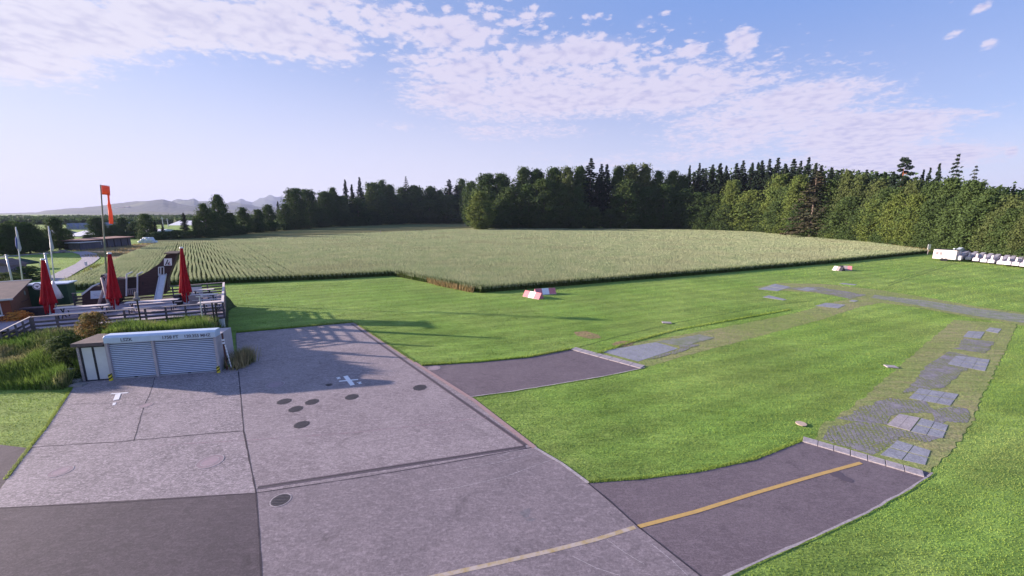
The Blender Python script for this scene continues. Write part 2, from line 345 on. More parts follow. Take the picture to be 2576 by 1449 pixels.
def line(name, pts, w_, mat, z=Z1+0.004, jag=0.0, seed=1):
    rn = random.Random(seed); P = []
    for i in range(len(pts)-1):
        a = G(*pts[i]); b = G(*pts[i+1]); n = max(1, int((b-a).length/0.35)) if jag else 1
        for k in range(n): q = a.lerp(b, k/n); q += Vector((rn.uniform(-jag, jag), rn.uniform(-jag, jag), 0)); P.append(q)
    P.append(G(*pts[-1]))
    for p in P: p.z = z
    ww = [w_*rn.uniform(0.6, 1.3) for _ in P] if jag else w_
    o = strip(P, ww).build(name, mat); tag(o, kind='structure'); return o
line('pavement_joint', [(600,936),(607,1010),(613,1085),(644,1240),(650,1320),(664,1560)], 0.05, m_joint, jag=0.006)
line('pavement_joint', [(78,1127),(130,1122),(300,1112),(450,1098),(612,1085)], 0.045, m_joint, jag=0.02, seed=3)
line('pavement_joint', [(390,950),(380,985),(363,1020),(348,1070),(337,1109)], 0.03, m_joint, jag=0.012, seed=4)
line('pavement_joint', [(140,1021),(240,1015),(370,1019),(480,1010),(604,993)], 0.018, m_joint2, seed=5)
line('pavement_joint', [(644,1241),(900,1203),(1100,1170),(1345,1125)], 0.035, m_joint, jag=0.004)
line('pavement_joint', [(0,1279),(330,1263),(644,1241)], 0.03, m_joint, jag=0.004)
line('pavement_joint', [(600,915),(700,905),(830,893),(985,882)], 0.022, m_joint2)
line('pavement_joint', [(594,838),(594,914),(600,936)], 0.03, m_joint2)
line('pavement_joint', [(1480,1217),(1530,1258),(1605,1326),(1765,1452)], 0.05, m_joint, jag=0.004)
line('pavement_joint', [(22,1200),(60,1148),(78,1128)], 0.06, m_joint, jag=0.02)
line('stone_kerb', [(892,813),(1042,912),(1190,1006),(1345,1127)], 0.20, m_pink, z=Z1+0.012)
line('stone_kerb', [(1345,1127),(1412,1166),(1480,1216)], 0.12, m_kerb, z=Z1+0.010)
line('stone_kerb', [(1170,1001),(1290,985),(1400,967),(1520,947),(1622,926)], 0.07, m_kerb, z=Z1+0.02, jag=0.015)
line('stone_kerb', [(2346,1191),(2290,1229),(2180,1291),(2050,1351),(1900,1417),(1780,1473)], 0.06, m_kerb, z=Z1+0.02, jag=0.012)
line('faded_red_line', [(400,1121),(640,1107),(900,1088),(1100,1066),(1225,1050)], 0.03, m_redln, jag=0.004)
line('yellow_taxi_line', [(2166,1165),(2050,1197),(1900,1241),(1750,1288),(1605,1326)], 0.13, m_yellow)
line('yellow_taxi_line', [(1598,1327),(1500,1358),(1380,1388),(1240,1420),(1080,1455),(900,1490)], 0.125, m_yellow2)
# curved scratches on the concrete
for i, q in enumerate([[(1340,1140),(1250,1165),(1150,1180)],[(1380,1160),(1270,1200),(1150,1228),(1080,1235)],[(1330,1130),(1290,1136),(1250,1150)],[(1510,1345),(1570,1390),(1620,1420)],[(1640,1370),(1690,1410),(1730,1449)],[(1440,1400),(1500,1430),(1560,1449)]]):
    line('tyre_scratch', q, 0.02, m_kerb, z=Z1+0.002)
# oil marks
def blotch(name, px, py, rx, ry, mat, seed, z=Z1+0.002, kind='structure'):
    rn = random.Random(seed); c = G(px, py); P = []
    ph = [rn.uniform(0, 6.28) for _ in range(4)]
    for k in range(28):
        a = 2*pi*k/28; f = 1+0.22*sin(2*a+ph[0])+0.16*sin(3*a+ph[1])+0.1*sin(5*a+ph[2])+0.06*sin(8*a+ph[3])
        P.append((c.x+cos(a)*rx*f, c.y+sin(a)*ry*f, z))
    return tag(MB().poly(P).build(name, mat), kind=kind)
m_oil = M('oil_stain', (0.13, 0.12, 0.13), (0.20, 0.18, 0.20), 9, rough=0.6)
blotch('oil_stain', 1322, 1292, 0.12, 0.2, m_oil, 1); blotch('oil_stain', 1334, 1308, 0.14, 0.05, m_oil, 2); blotch('oil_stain', 1396, 895, 0.01, 0.01, m_oil, 3)
m_pcol = M('asphalt_patch', (0.085, 0.07, 0.09), (0.10, 0.08, 0.10), 9)
blotch('asphalt_patch', 2112, 1197, 0.26, 0.3, m_pcol, 5); blotch('asphalt_patch', 826, 968, 0.14, 0.1, m_pcol, 7)

# kerb slabs at the taxiway ends
def slabrow(ends, n, w_, name='kerb_slab', mat=None, h_=0.05):
    a, b = [G(*e) for e in ends]; d = (b-a)/n; u = d.normalized(); nn = Vector((-u.y, u.x, 0)); L = d.length
    for k in range(n):
        c = a+d*(k+0.5)+nn*(w_/2); rnd = random.Random(k)
        o = MB().box((c.x, c.y, h_/2+0.004*rnd.random()), (L-0.025, w_, h_), atan2(u.y, u.x)).build(name, mat or m_kerb, bevel=0.006); tag(o, kind='structure')
slabrow([(1436,880),(1612,928)], 7, 0.55); slabrow([(2018,1112),(2326,1202)], 7, 0.42)
# paving panels and cobbles beside the tracks
def ragged(pts, amp, step, seed=0):
    rn = random.Random(seed); out = []
    for i in range(len(pts)):
        a = G(*pts[i]); b_ = G(*pts[(i+1) % len(pts)]); n = max(1, int((b_-a).length/step))
        for k in range(n): p = a.lerp(b_, k/n); out.append((p.x+rn.gauss(0, amp), p.y+rn.gauss(0, amp)))
    return out
def rquad(name, pts, mat, z, amp=0.045, step=0.35): return tag(MB().poly([(x, y, z) for x, y in ragged(pts, amp, step, int(pts[0][0]+pts[0][1]))]).build(name, mat), kind='structure')
def quad(name, pts, mat, z, kind='structure'): return tag(MB().poly([(G(*p).x, G(*p).y, z) for p in pts]).build(name, mat), kind=kind)
WORN = [[(1500,893),(1590,862),(1700,846),(1850,818),(1990,790),(2090,762),(2180,742),(2220,760),(2165,772),(2080,800),(1980,828),(1850,862),(1720,896),(1625,925)],
        [(1895,722),(1960,712),(2080,715),(2200,728),(2330,748),(2480,775),(2640,795),(2640,830),(2450,800),(2300,772),(2180,758),(2040,735),(1930,730)],
        [(2050,1108),(2060,1076),(2150,1020),(2230,950),(2310,880),(2400,805),(2560,815),(2520,900),(2470,1000),(2440,1075),(2390,1140),(2335,1186),(2200,1150)]]
for i_, q in enumerate(WORN): rquad('worn_turf', q, m_worn, 0.006+0.003*i_)
rquad('gravel_track', [(2200,742),(2330,757),(2480,780),(2640,800),(2640,822),(2450,795),(2300,767),(2190,749)], m_trackg, 0.020)
rquad('dry_patch', [(1445,836),(1475,833),(1505,843),(1510,850),(1485,853),(1450,845)], m_dry, 0.010)
rquad('dry_patch', [(1535,866),(1560,858),(1600,860),(1590,868),(1560,874)], m_dry, 0.012)
quad('paving_panel', [(1510,884),(1650,861),(1706,877),(1605,910)], m_pave, 0.016)
rquad('gravel_patch', [(1650,860),(1760,842),(1800,850),(1720,872)], m_trackg, 0.021)
def grid(c, nx, ny, mat=m_pave, gap=0.05, skip=()):
    """c: 4 photo corners (front-left, front-right, back-right, back-left); nx x ny slabs"""
    A_, B_, C_, D_ = [G(*p) for p in c]; m = MB()
    def pt(u, v): return (A_.lerp(B_, u)).lerp(D_.lerp(C_, u), v)
    for i in range(nx):
        for j in range(ny):
            if (i, j) in skip: continue
            gx = gap/2/nx*2; gy = gap
            q = [pt((i+gx)/nx, (j+gy)/ny), pt((i+1-gx)/nx, (j+gy)/ny), pt((i+1-gx)/nx, (j+1-gy)/ny), pt((i+gx)/nx, (j+1-gy)/ny)]
            for p in q: p.z = 0.004
            m.prism(q, (0, 0, 0.022))
    return tag(m.build('paving_slabs', mat), kind='structure')
grid([(2212,1146),(2328,1172),(2342,1134),(2258,1108)], 2, 2)
grid([(2230,1070),(2288,1086),(2315,1051),(2262,1041)], 2, 1, m_kerb, 0.03)
grid([(2290,1087),(2372,1104),(2386,1070),(2318,1052)], 2, 2)
grid([(2285,1003),(2390,1022),(2412,992),(2312,977)], 3, 2)
grid([(2383,917),(2478,935),(2490,905),(2405,895)], 3, 3)
grid([(2422,848),(2466,853),(2478,835),(2436,833)], 2, 3)
grid([(2478,833),(2510,839),(2520,828),(2490,824)], 2, 2)
grid([(2050,770),(2108,776),(2128,767),(2078,762)], 3, 3)
grid([(2005,729),(2030,733),(2056,728),(2030,723)], 2, 2)
grid([(1905,728),(1955,733),(1990,722),(1950,714)], 3, 2)
grid([(1918,748),(1970,756),(1980,754),(1935,743)], 3, 1)
grid([(2135,758),(2150,760),(2160,757),(2143,754)], 1, 1); grid([(2110,714),(2150,718),(2156,716),(2120,712)], 2, 1)
def cobble_mat():
    m = bpy.data.materials.new('cobbles_in_turf'); m.use_nodes = True; t = NT(m.node_tree); out = t.n('ShaderNodeOutputMaterial'); b = t.n('ShaderNodeBsdfPrincipled'); t.l(b.outputs[0], out.inputs[0]); b.inputs['Roughness'].default_value = 0.9
    v = t.n('ShaderNodeTexCoord').outputs['Object']; vv = t.vscale(v, (1, 1, 1), 0.5)
    vo = t.n('ShaderNodeTexVoronoi', feature='DISTANCE_TO_EDGE'); t.l(vv, vo.inputs['Vector']); vo.inputs['Scale'].default_value = 6.5; vo.inputs['Randomness'].default_value = 0.45
    v2 = t.n('ShaderNodeTexVoronoi', feature='F1'); t.l(vv, v2.inputs['Vector']); v2.inputs['Scale'].default_value = 6.5; v2.inputs['Randomness'].default_value = 0.45
    pat = t.noise(v, 1.1, 4, 0.7); gr = t.m('ADD', t.m('MULTIPLY', t.m('SUBTRACT', pat, 0.5), 1.1), 0.10); st = t.n('ShaderNodeMapRange', interpolation_type='SMOOTHSTEP'); t.l(t.m('SUBTRACT', vo.outputs['Distance'], gr), st.inputs[0]); st.inputs[1].default_value = -0.02; st.inputs[2].default_value = 0.04
    sc = t.mix(t.m('MULTIPLY', v2.outputs['Color'], 1.0), C(0.15, 0.14, 0.17), C(0.25, 0.23, 0.26)); g = t.mix(t.noise(v, 5, 3, .6), C(0.10, 0.15, 0.04), C(0.20, 0.19, 0.08))
    t.l(t.mix(st.outputs[0], g, sc), b.inputs['Base Color']); bn = t.n('ShaderNodeBump'); bn.inputs['Distance'].default_value = 0.03; t.l(st.outputs[0], bn.inputs['Height']); t.l(bn.outputs[0], b.inputs['Normal']); return m
m_cob = cobble_mat(); ck = [0]
def cobbles(pts, seed, s=0.16):
    ck[0] += 1; rquad('cobbles', pts, m_cob, 0.015+0.0008*ck[0])
cobbles([(2068,1106),(2200,1148),(2268,1100),(2165,1062),(2080,1074)], 1); cobbles([(2215,1108),(2268,1100),(2330,1112),(2400,1098),(2330,1096),(2180,1062)], 2); cobbles([(2165,1060),(2225,1066),(2262,1038),(2350,1040),(2330,1010),(2280,1006),(2235,1002),(2160,1030),(2110,1055)], 3)
cobbles([(2345,1068),(2430,1062),(2442,1032),(2400,1022),(2345,1030)], 4); cobbles([(2270,990),(2375,975),(2465,902),(2390,885),(2335,915)], 6); cobbles([(1625,906),(1700,890),(1760,868),(1706,862),(1712,878)], 8)
cobbles([(2400,878),(2480,890),(2500,860),(2425,852)], 9); cobbles([(1960,725),(2050,735),(2140,752),(2180,742),(2060,722)], 10)
m_track = ground_mat('flattened_grass', (0.11, 0.17, 0.04), (0.14, 0.20, 0.05), (0.09, 0.15, 0.035), 0.03, 12)
TR = [[(1440,878),(1560,845),(1700,812),(1850,785),(1990,762),(2050,756)], [(2230,715),(2300,690),(2370,668),(2400,658)], [(2030,1100),(2150,1015),(2270,925),(2420,800)], [(1990,1060),(2160,960),(2290,870)],
      [(2150,725),(2230,715)]]
for q in TR[:2]: line('tyre_track', q, 0.12, m_track, z=0.009, jag=0.02)
for q in [[(2235,719),(2305,694),(2375,672),(2405,662)]]: line('tyre_track', q, 0.2, m_track, z=0.009)

# ---------------------------------------------------------------- far ground: meadows, path, road, hills
def far(name, pts, mat, z): return quad(name, pts, mat, z)
far('meadow', [(160,735),(250,690),(262,660),(340,628),(400,603),(500,594),(620,584),(820,570),(1000,563),(1165,561),(1215,580),(960,590),(500,616),(390,618),(300,650),(240,700),(165,738)], m_meadow2, 0.02)
far('upper_meadow', [(392,606),(500,595),(620,584),(820,570),(1000,563),(1165,561),(1160,569),(1000,573),(820,582),(620,598),(500,608),(400,614)], m_meadow, 0.05)
far('dry_verge', [(205,632),(240,623),(330,618),(372,614),(385,617),(330,634),(290,655),(268,648),(240,636)], m_dry, 0.05)
path = [G(*p) for p in [(118,722),(140,702),(176,682),(212,664),(229,651),(222,640),(200,634),(150,636),(70,641),(-40,652),(-200,670)]]
for p in path: p.z = 0.07
tag(strip(path, [2.2, 2.2, 2.2, 2.2, 2.4, 2.6, 2.4, 2.0, 1.6, 1.4, 1.4]).build('gravel_path', m_gravel), kind='structure')

def hill(name, prof, D, mat, depth, seed, rough=1.0):
    """ridge built as a real mound: prof = (photo x, photo y) of its crest at distance D"""
    rn = random.Random(seed); xs = [p[0] for p in prof]; ys = [p[1] for p in prof]; X = np.linspace(xs[0], xs[-1], 220); Yc = np.interp(X, xs, ys)
    n = len(X); rows = 14; vs = []; fs = []
    j1 = np.array([rn.uniform(-1, 1) for _ in range(n)]); ph = rn.uniform(0, 6)
    for r in range(rows):
        f = r/(rows-1); hgt = sin(min(f/0.6, 1)*pi/2) if f < 0.6 else cos((f-0.6)/0.4*pi/2)
        for i in range(n):
            p = PY(X[i], Yc[i]+0.35*rough*j1[i], D); dr = Vector((p.x, p.y, 0)).normalized(); q = Vector((p.x, p.y, 0))+dr*(f-0.6)*depth
            q.z = max(p.z, 2)*hgt*(1+0.07*sin(i*0.31+r*1.7+ph)*(f < 0.58)+0.05*sin(i*0.11-r*2.1)*(f < 0.58))-1; vs.append(q)
    for r in range(rows-1):
        for i in range(n-1): a = r*n+i; fs.append((a, a+1, a+n+1, a+n))
    me = bpy.data.meshes.new(name); me.from_pydata(vs, [], fs); me.materials.append(mat); me.update(); o = place(name, me, None, True); return tag(o, kind='structure')
m_hill = M('wooded_hill', (0.025, 0.042, 0.04), (0.04, 0.058, 0.05), 0.008, rough=0.95, c3=(0.08, 0.10, 0.05), s3=0.003, bump=9.0, bscale=0.02)
m_hill2 = M('far_mountain', (0.05, 0.07, 0.05), (0.07, 0.09, 0.05), 0.01, rough=0.95, bump=4, bscale=0.02)
hill('hills', [(-420,540),(-100,538),(0,536),(94,534),(113,529),(164,525),(202,523),(237,519),(281,513),(328,510),(366,505),(408,505),(438,511),(480,517),(506,522),(560,527),(700,533),(820,536)], 3300, m_hill, 1500, 1)
hill('hills_behind', [(380,530),(434,506.6),(457,502),(488,502),(499,506),(527,505),(551,512),(574,512),(604,511),(651,520),(760,527),(900,534)], 4600, m_hill, 1200, 2)
hill('mountains', [(540,530),(574,511),(604,502),(634,508),(666,496),(686,493.5),(708,497),(726,505),(790,518),(900,530)], 7200, m_hill2, 1300, 3, 0.4)
hill('hills_near', [(-420,548),(0,546),(120,541),(220,539),(300,536),(380,531),(420,534),(520,537),(640,541),(760,545)], 1900, m_hill, 700, 5, 1.5)
# ---------------------------------------------------------------- lawn grass, tall grass and wheat (uncountable stuff)
rg = np.random.default_rng(7)
m_blade = M('grass_blades', (0.195, 0.30, 0.05), (0.265, 0.355, 0.08), 0.35, rough=0.75, island=0.2, trans=0.35, c3=(0.285, 0.35, 0.10), s3=0.12, spec=0.12, mown=0.07)
def excl(P, polys):
    k = np.ones(len(P), bool)
    for q in polys: k &= ~inside(P, q)
    return k
worn_w = [[G(*p) for p in q] for q in WORN]
wheat_px = [(130,735),(300,724),(600,712),(800,704),(990,694),(1100,716),(1210,737),(1500,713),(1800,688),(2100,662),(2335,637),(2300,631),(2180,614),(2050,599),(1900,585),(1700,579),(1400,577),(1195,577),(960,588),(720,600),(500,613),(398,616),(372,624),(335,640),(295,658),(240,688),(165,716),(140,728)]
wheat_w = [G(*p) for p in wheat_px]
bank_w = [G(*p) for p in [(-700,1010),(0,972),(100,978),(188,966),(214,952),(590,912),(600,840),(-100,780),(-700,800)]]
# open lawn: density falls with distance
def scatter(xr, yr, n): return np.c_[rg.uniform(*xr, n), rg.uniform(*yr, n)]
allv = []; allf = []; base_i = 0
def add(P, z, h_, w_, lean):
    global base_i
    v, f = blades(P, z, h_, w_, lean, rg); allv.append(v); allf.append(f+base_i); base_i += len(v)
for (y0, y1, dens, h_, w_) in ((5, 14, 420, .030, .020), (14, 22, 230, .032, .028), (22, 34, 90, .038, .04), (34, 50, 30, .045, .065), (50, 80, 9, .05, .10)):
    x0, x1 = -1.35*y1-3, 1.35*y1+3; n = int((x1-x0)*(y1-y0)*dens); P = scatter((x0, x1), (y0, y1), n)
    fwd = P[:, 1]*cos(PITCH)+(H*sin(PITCH)); P = P[np.abs(P[:, 0]) < 1.34*fwd+1]
    P = P[excl(P, pave_polys+[wheat_w, bank_w])]
    wn = np.zeros(len(P), bool)
    for q in worn_w: wn |= inside(P, q)
    P = P[~wn | (rg.random(len(P)) < 0.62)]
    add(P, 0.0, h_, w_, 0.8)
# taller fringe where the mower does not reach the pavement edge
def fringe(pts, wdt, dens, h_, w_):
    for i in range(len(pts)-1):
        a = G(*pts[i]); b = G(*pts[i+1]); L = (b-a).length; n = int(L*dens); t = rg.random(n); d = (b-a).normalized(); o = rg.random(n)**1.5*wdt
        add(np.c_[a.x+(b.x-a.x)*t-d.y*o, a.y+(b.y-a.y)*t+d.x*o], 0.0, h_, w_, 0.9)
fringe([(1060,921),(1200,912),(1330,900),(1440,879)], 0.25, 260, 0.13, 0.03); fringe([(1480,1216),(1620,1206),(1760,1188),(1900,1158),(2030,1106)], 0.15, 300, 0.06, 0.02)
fringe([(594,838),(700,829),(889,812)], 0.3, 260, 0.16, 0.04); fringe([(1042,912),(889,812)][::-1], 0.15, 200, 0.08, 0.03)
fringe([(20,1204),(78,1128),(120,1075),(188,970)], 0.12, 260, 0.06, 0.02); fringe([(1500,893),(1590,862),(1700,832),(1850,805),(1990,780)], 0.3, 120, 0.1, 0.05)

tag(place('grass', npmesh('grass', np.concatenate(allv), np.concatenate(allf), m_blade)), kind='stuff')

# wheat: rows of stalks standing over dark soil
m_wheat = M('wheat_ears', (0.30, 0.365, 0.205), (0.395, 0.425, 0.26), 0.25, rough=0.85, island=0.1, trans=0.3, spec=0.1, c3=(0.33, 0.355, 0.215), s3=0.06)
m_stalk = M('wheat_stalks', (0.055, 0.095, 0.025), (0.085, 0.115, 0.035), 0.7, rough=0.85, island=0.4, trans=0.25, spec=0.1, c3=(0.10, 0.12, 0.04), s3=0.12)
q = MB().poly([(p.x, p.y, 0.10) for p in wheat_w]).build('field_soil', m_soil); tag(q, kind='structure')
RD = Vector((-0.625, 0.78)); RP = Vector((0.78, 0.625)); SP = 0.46
wx = [p.x for p in wheat_w]; wy = [p.y for p in wheat_w]
V_, F_, b0 = [], [], 0
for (y0, y1, dens, w_, mode) in ((40, 62, 150, .045, 0), (62, 85, 80, .065, 0), (85, 125, 34, .11, 0), (125, 235, 12, .22, 0)):
    x0, x1 = min(wx), max(wx); n = int((x1-x0)*(y1-y0)*dens); P = scatter((x0, x1), (y0, y1), n)
    P = P[inside(P, wheat_w)]
    v = P[:, 0]*RP.x+P[:, 1]*RP.y; u = P[:, 0]*RD.x+P[:, 1]*RD.y; azp = np.arctan2(P[:, 0], P[:, 1])
    loose = np.clip((azp+0.35)/0.7, 0, 1)*0.38                    # the sown rows close up towards the east
    c = (np.floor(v/SP)+0.5)*SP; off = (v-c)*(0.44+0.50*loose)
    wob = 0.05*np.sin(u*0.35+c*3)
    v2 = c+off+wob; P = np.c_[u*RD.x+v2*RP.x, u*RD.y+v2*RP.y]
    tram = np.abs(((v+5) % 13.5)-1.0); keep = ~((np.abs(tram-0.9) < 0.16)); P = P[keep]
    vv, ff = blades(P, 0.42, 0.44*(1+0.08*np.sin(P[:, 0]*0.21)*np.cos(P[:, 1]*0.17)), w_, 0.35, rg); V_.append(vv); F_.append(ff+b0); b0 += len(vv)
me = npmesh('wheat', np.concatenate(V_), np.concatenate(F_), m_wheat); tag(place('wheat', me), kind='stuff')
# closed stand of the crop below the ears (its height keeps the light off the soil)
def canopy():
    xs = np.arange(min(wx), max(wx), 3.0); V2 = []; F2 = []; b = 0
    P = scatter((min(wx), max(wx)), (40, 235), 260000); P = P[inside(P, wheat_w)]; d = P[:, 1]; P = P[rg.random(len(P)) < np.clip(70/d, 0.25, 1)]
    v = P[:, 0]*RP.x+P[:, 1]*RP.y; u = P[:, 0]*RD.x+P[:, 1]*RD.y; c = (np.floor(v/SP)+0.5)*SP; v2 = c+(v-c)*0.6; P = np.c_[u*RD.x+v2*RP.x, u*RD.y+v2*RP.y]
    return blades(P, 0.08, 0.55, 0.22, 0.25, rg)
v1, f1 = canopy(); V3 = [v1]; F3 = [f1]; b3 = len(v1)
edge = wheat_px[:11]
for i in range(len(edge)-1):
    a = G(*edge[i]); b = G(*edge[i+1]); L = (b-a).length; n = int(L*260); t = rg.random(n); d = (b-a).normalized(); o = rg.random(n)**1.3*0.7
    P = np.c_[a.x+(b.x-a.x)*t-d.y*o, a.y+(b.y-a.y)*t+d.x*o]; z = 0.9*rg.uniform(0.75, 1.02, n); vv, ff = blades(P, 0.0, z, 0.05, 0.12, rg); V3.append(vv); F3.append(ff+b3); b3 += len(vv)
tag(place('wheat_stalks', npmesh('wheat_stalks', np.concatenate(V3), np.concatenate(F3), m_stalk)), kind='stuff')
m_verge = M('dry_verge_grass', (0.34, 0.25, 0.13), (0.26, 0.22, 0.10), 0.6, rough=0.9, island=0.3, trans=0.3, spec=0.1)
V4 = []; F4 = []; b4 = 0
for pts, wd, dn, hh in (([(2330,634),(2180,612),(2050,598),(1900,584),(1700,578)], 2.2, 34, 0.8), ([(205,632),(260,622),(330,618),(380,614)], 4.0, 30, 0.5), ([(250,640),(285,645),(330,632),(372,619)], 7.0, 34, 0.4), ([(262,632),(300,628),(340,622)], 7.0, 26, 0.4), ([(1060,706),(1110,720),(1190,736)], 0.25, 60, 0.7), ([(980,563),(1180,566)], 3, 12, 0.8)):
    for i in range(len(pts)-1):
        a = G(*pts[i]); b = G(*pts[i+1]); n = int((b-a).length*dn); t = rg.random(n); d = (b-a).normalized(); o = (rg.random(n)-0.5)*wd
        P = np.c_[a.x+(b.x-a.x)*t-d.y*o, a.y+(b.y-a.y)*t+d.x*o]; vv, ff = blades(P, 0.0, hh, 0.12, 0.4, rg); V4.append(vv); F4.append(ff+b4); b4 += len(vv)
tag(place('dry_grass', npmesh('dry_grass', np.concatenate(V4), np.concatenate(F4), m_verge)), kind='stuff')
# rank grass along the left edge of the field
m_rank = M('rank_grass', (0.12, 0.14, 0.04), (0.17, 0.17, 0.06), 0.6, rough=0.9, island=0.35, trans=0.35, spec=0.1)
P = scatter((-75, -30), (38, 75), 26000); ring = [G(*p) for p in [(150,730),(300,722),(310,712),(240,700),(262,668),(235,672),(205,690),(165,708)]]; P = P[inside(P, ring)]
vv, ff = blades(P, 0.0, 0.75, 0.10, 0.5, rg); tag(place('rank_grass', npmesh('rank_grass', vv, ff, m_rank)), kind='stuff')

# ---------------------------------------------------------------- trees
def leaf_tris(Pc, Nn, size, rng):
    """one small folded leaf spray (triangle) at each point, facing roughly along Nn"""
    n = len(Pc); Nn = Nn/np.linalg.norm(Nn, axis=1, keepdims=True); r = rng.normal(size=(n, 3)); Nn = Nn*0.8+r*0.55; Nn /= np.linalg.norm(Nn, axis=1, keepdims=True)
    a = np.cross(Nn, rng.normal(size=(n, 3))); a /= np.linalg.norm(a, axis=1, keepdims=True); b = np.cross(Nn, a); s = size*rng.uniform(0.6, 1.4, (n, 1))
    v = np.stack([Pc-a*s*0.5-b*s*0.3, Pc+a*s*0.5-b*s*0.35, Pc+b*s*0.65+a*s*rng.uniform(-.3, .3, (n, 1))], 1)
    return v.reshape(-1, 3), np.arange(3*n).reshape(-1, 3)
def broad_crown(seed, hgt=20.0, rad=6.0, lobes=26, per=330, size=0.42, low=0.04, topbias=1.0, gap=1.0):
    rng = np.random.default_rng(seed); P = []; N = []
    lobes = int(lobes*1.9); a0 = rng.uniform(0, 6.28)
    for k in range(lobes):
        zz = (k+rng.random())/lobes; z = hgt*(low+(0.95-low)*zz); env = min(1, (zz+0.10)/0.30)**0.5*(1-0.62*topbias**0.5*max(zz-0.45, 0)**1.8/0.34)
        a = a0+k*2.4+rng.uniform(-.5, .5); R = rad*rng.uniform(0.24, 0.38)*(0.55+0.45*env); rr = max(rad*env-R, 0)*rng.uniform(0.45, 1.0); c = np.array([cos(a)*rr, sin(a)*rr, z])
        d = rng.normal(size=(per, 3)); d /= np.linalg.norm(d, axis=1, keepdims=True); q = rng.uniform(0.6, 1.12, (per, 1)); q[rng.random(per) < 0.10] *= 1.28; d2 = d*np.array([1, 1, 0.75*hgt/20*1.0])
        keep = rng.random(per) < np.where(d[:, 2] > -0.3, 1.0, 0.45); P.append((c+d2*R*q)[keep]); N.append((d+np.array([0, 0, 0.35]))[keep])
    n = 1000; zz = rng.random(n); a = rng.uniform(0, 2*pi, n); env = np.minimum(1, (zz+.1)/.3)**.5*(1-0.62*np.maximum(zz-.45, 0)**1.8/.34); rr = rad*env*rng.uniform(.8, 1.12, n)
    P.append(np.c_[np.cos(a)*rr, np.sin(a)*rr, hgt*(low+(1.0-low)*zz)]); N.append(np.c_[np.cos(a), np.sin(a), np.full(n, .5)])
    return leaf_tris(np.concatenate(P), np.concatenate(N), size, rng)
def spruce_crown(seed, hgt=26.0, rad=3.6, low=0.12, size=0.5, tiers=34, sparse=1.0, droop=0.35):
    rng = np.random.default_rng(seed); P = []; N = []
    for k in range(tiers):
        f = k/(tiers-1); z = hgt*(low+(0.985-low)*f); R = rad*(1-f)**0.72*(0.8+0.4*rng.random())+0.3; nb = int(5+7*(1-f))
        for b in range(nb):
            a = rng.uniform(0, 2*pi); Rb = R*rng.uniform(0.6, 1.15); n = int((10+34*Rb/rad)*sparse); t = rng.random(n)**0.7; w_ = 0.25*Rb*(1-t)+0.12
            r = t*Rb; s = rng.normal(size=n)*w_*0.6; zz = z-droop*r+0.12*r*t+rng.normal(size=n)*0.12
            P.append(np.c_[cos(a)*r-sin(a)*s, sin(a)*r+cos(a)*s, zz]); N.append(np.tile([cos(a)*0.6, sin(a)*0.6, 1.0], (n, 1)))
    return leaf_tris(np.concatenate(P), np.concatenate(N), size, rng)
def pine_crown(seed, hgt=26.0, rad=3.4):
    rng = np.random.default_rng(seed); P = []; N = []
    for k in range(17):
        f = k/16; z = hgt*(0.60+0.37*f); rr = rad*(0.75*sin(pi*(0.25+0.7*f)))*rng.uniform(0.2, 1.0); a = rng.uniform(0, 6.28); c = np.array([cos(a)*rr, sin(a)*rr, z]); R = rng.uniform(0.8, 1.5)
        d = rng.normal(size=(230, 3)); d /= np.linalg.norm(d, axis=1, keepdims=True); P.append(c+d*R*np.array([1, 1, 0.5])*rng.uniform(0.6, 1.05, (230, 1))); N.append(d+[0, 0, 0.4])
    return leaf_tris(np.concatenate(P), np.concatenate(N), 0.36, rng)
def limbs(seed, hgt, rad, r0, nb=9, low=0.25, pine=False):
    rn = random.Random(seed); m = MB(); pts = [Vector((rn.uniform(-.25, .25)*k/4, rn.uniform(-.25, .25)*k/4, hgt*k/4*0.96-0.3*(k == 0))) for k in range(5)]
    for k in range(4): m.tube(pts[k], pts[k+1], r0*(1-k*0.23), r0*(1-(k+1)*0.23), 8, cap=(k == 0))
    for k in range(nb):
        f = rn.uniform(low, 0.85); i = min(int(f*4), 3); p = pts[i].lerp(pts[i+1], f*4-i); a = rn.uniform(0, 6.28); L = rad*rn.uniform(0.45, 0.8)*(1.1-f*0.5)
        e = p+Vector((cos(a)*L, sin(a)*L, L*(0.15 if pine else rn.uniform(0.4, 0.9)))); m.tube(p, e, r0*0.32*(1-f*0.5), r0*0.08, 5, cap=False)
    return m
def leafmat(name, c1, c2, c3, tr=0.25): return M(name, c1, c2, 0.35, rough=0.8, island=0.2, trans=tr, c3=c3, s3=0.16, spec=0.12)
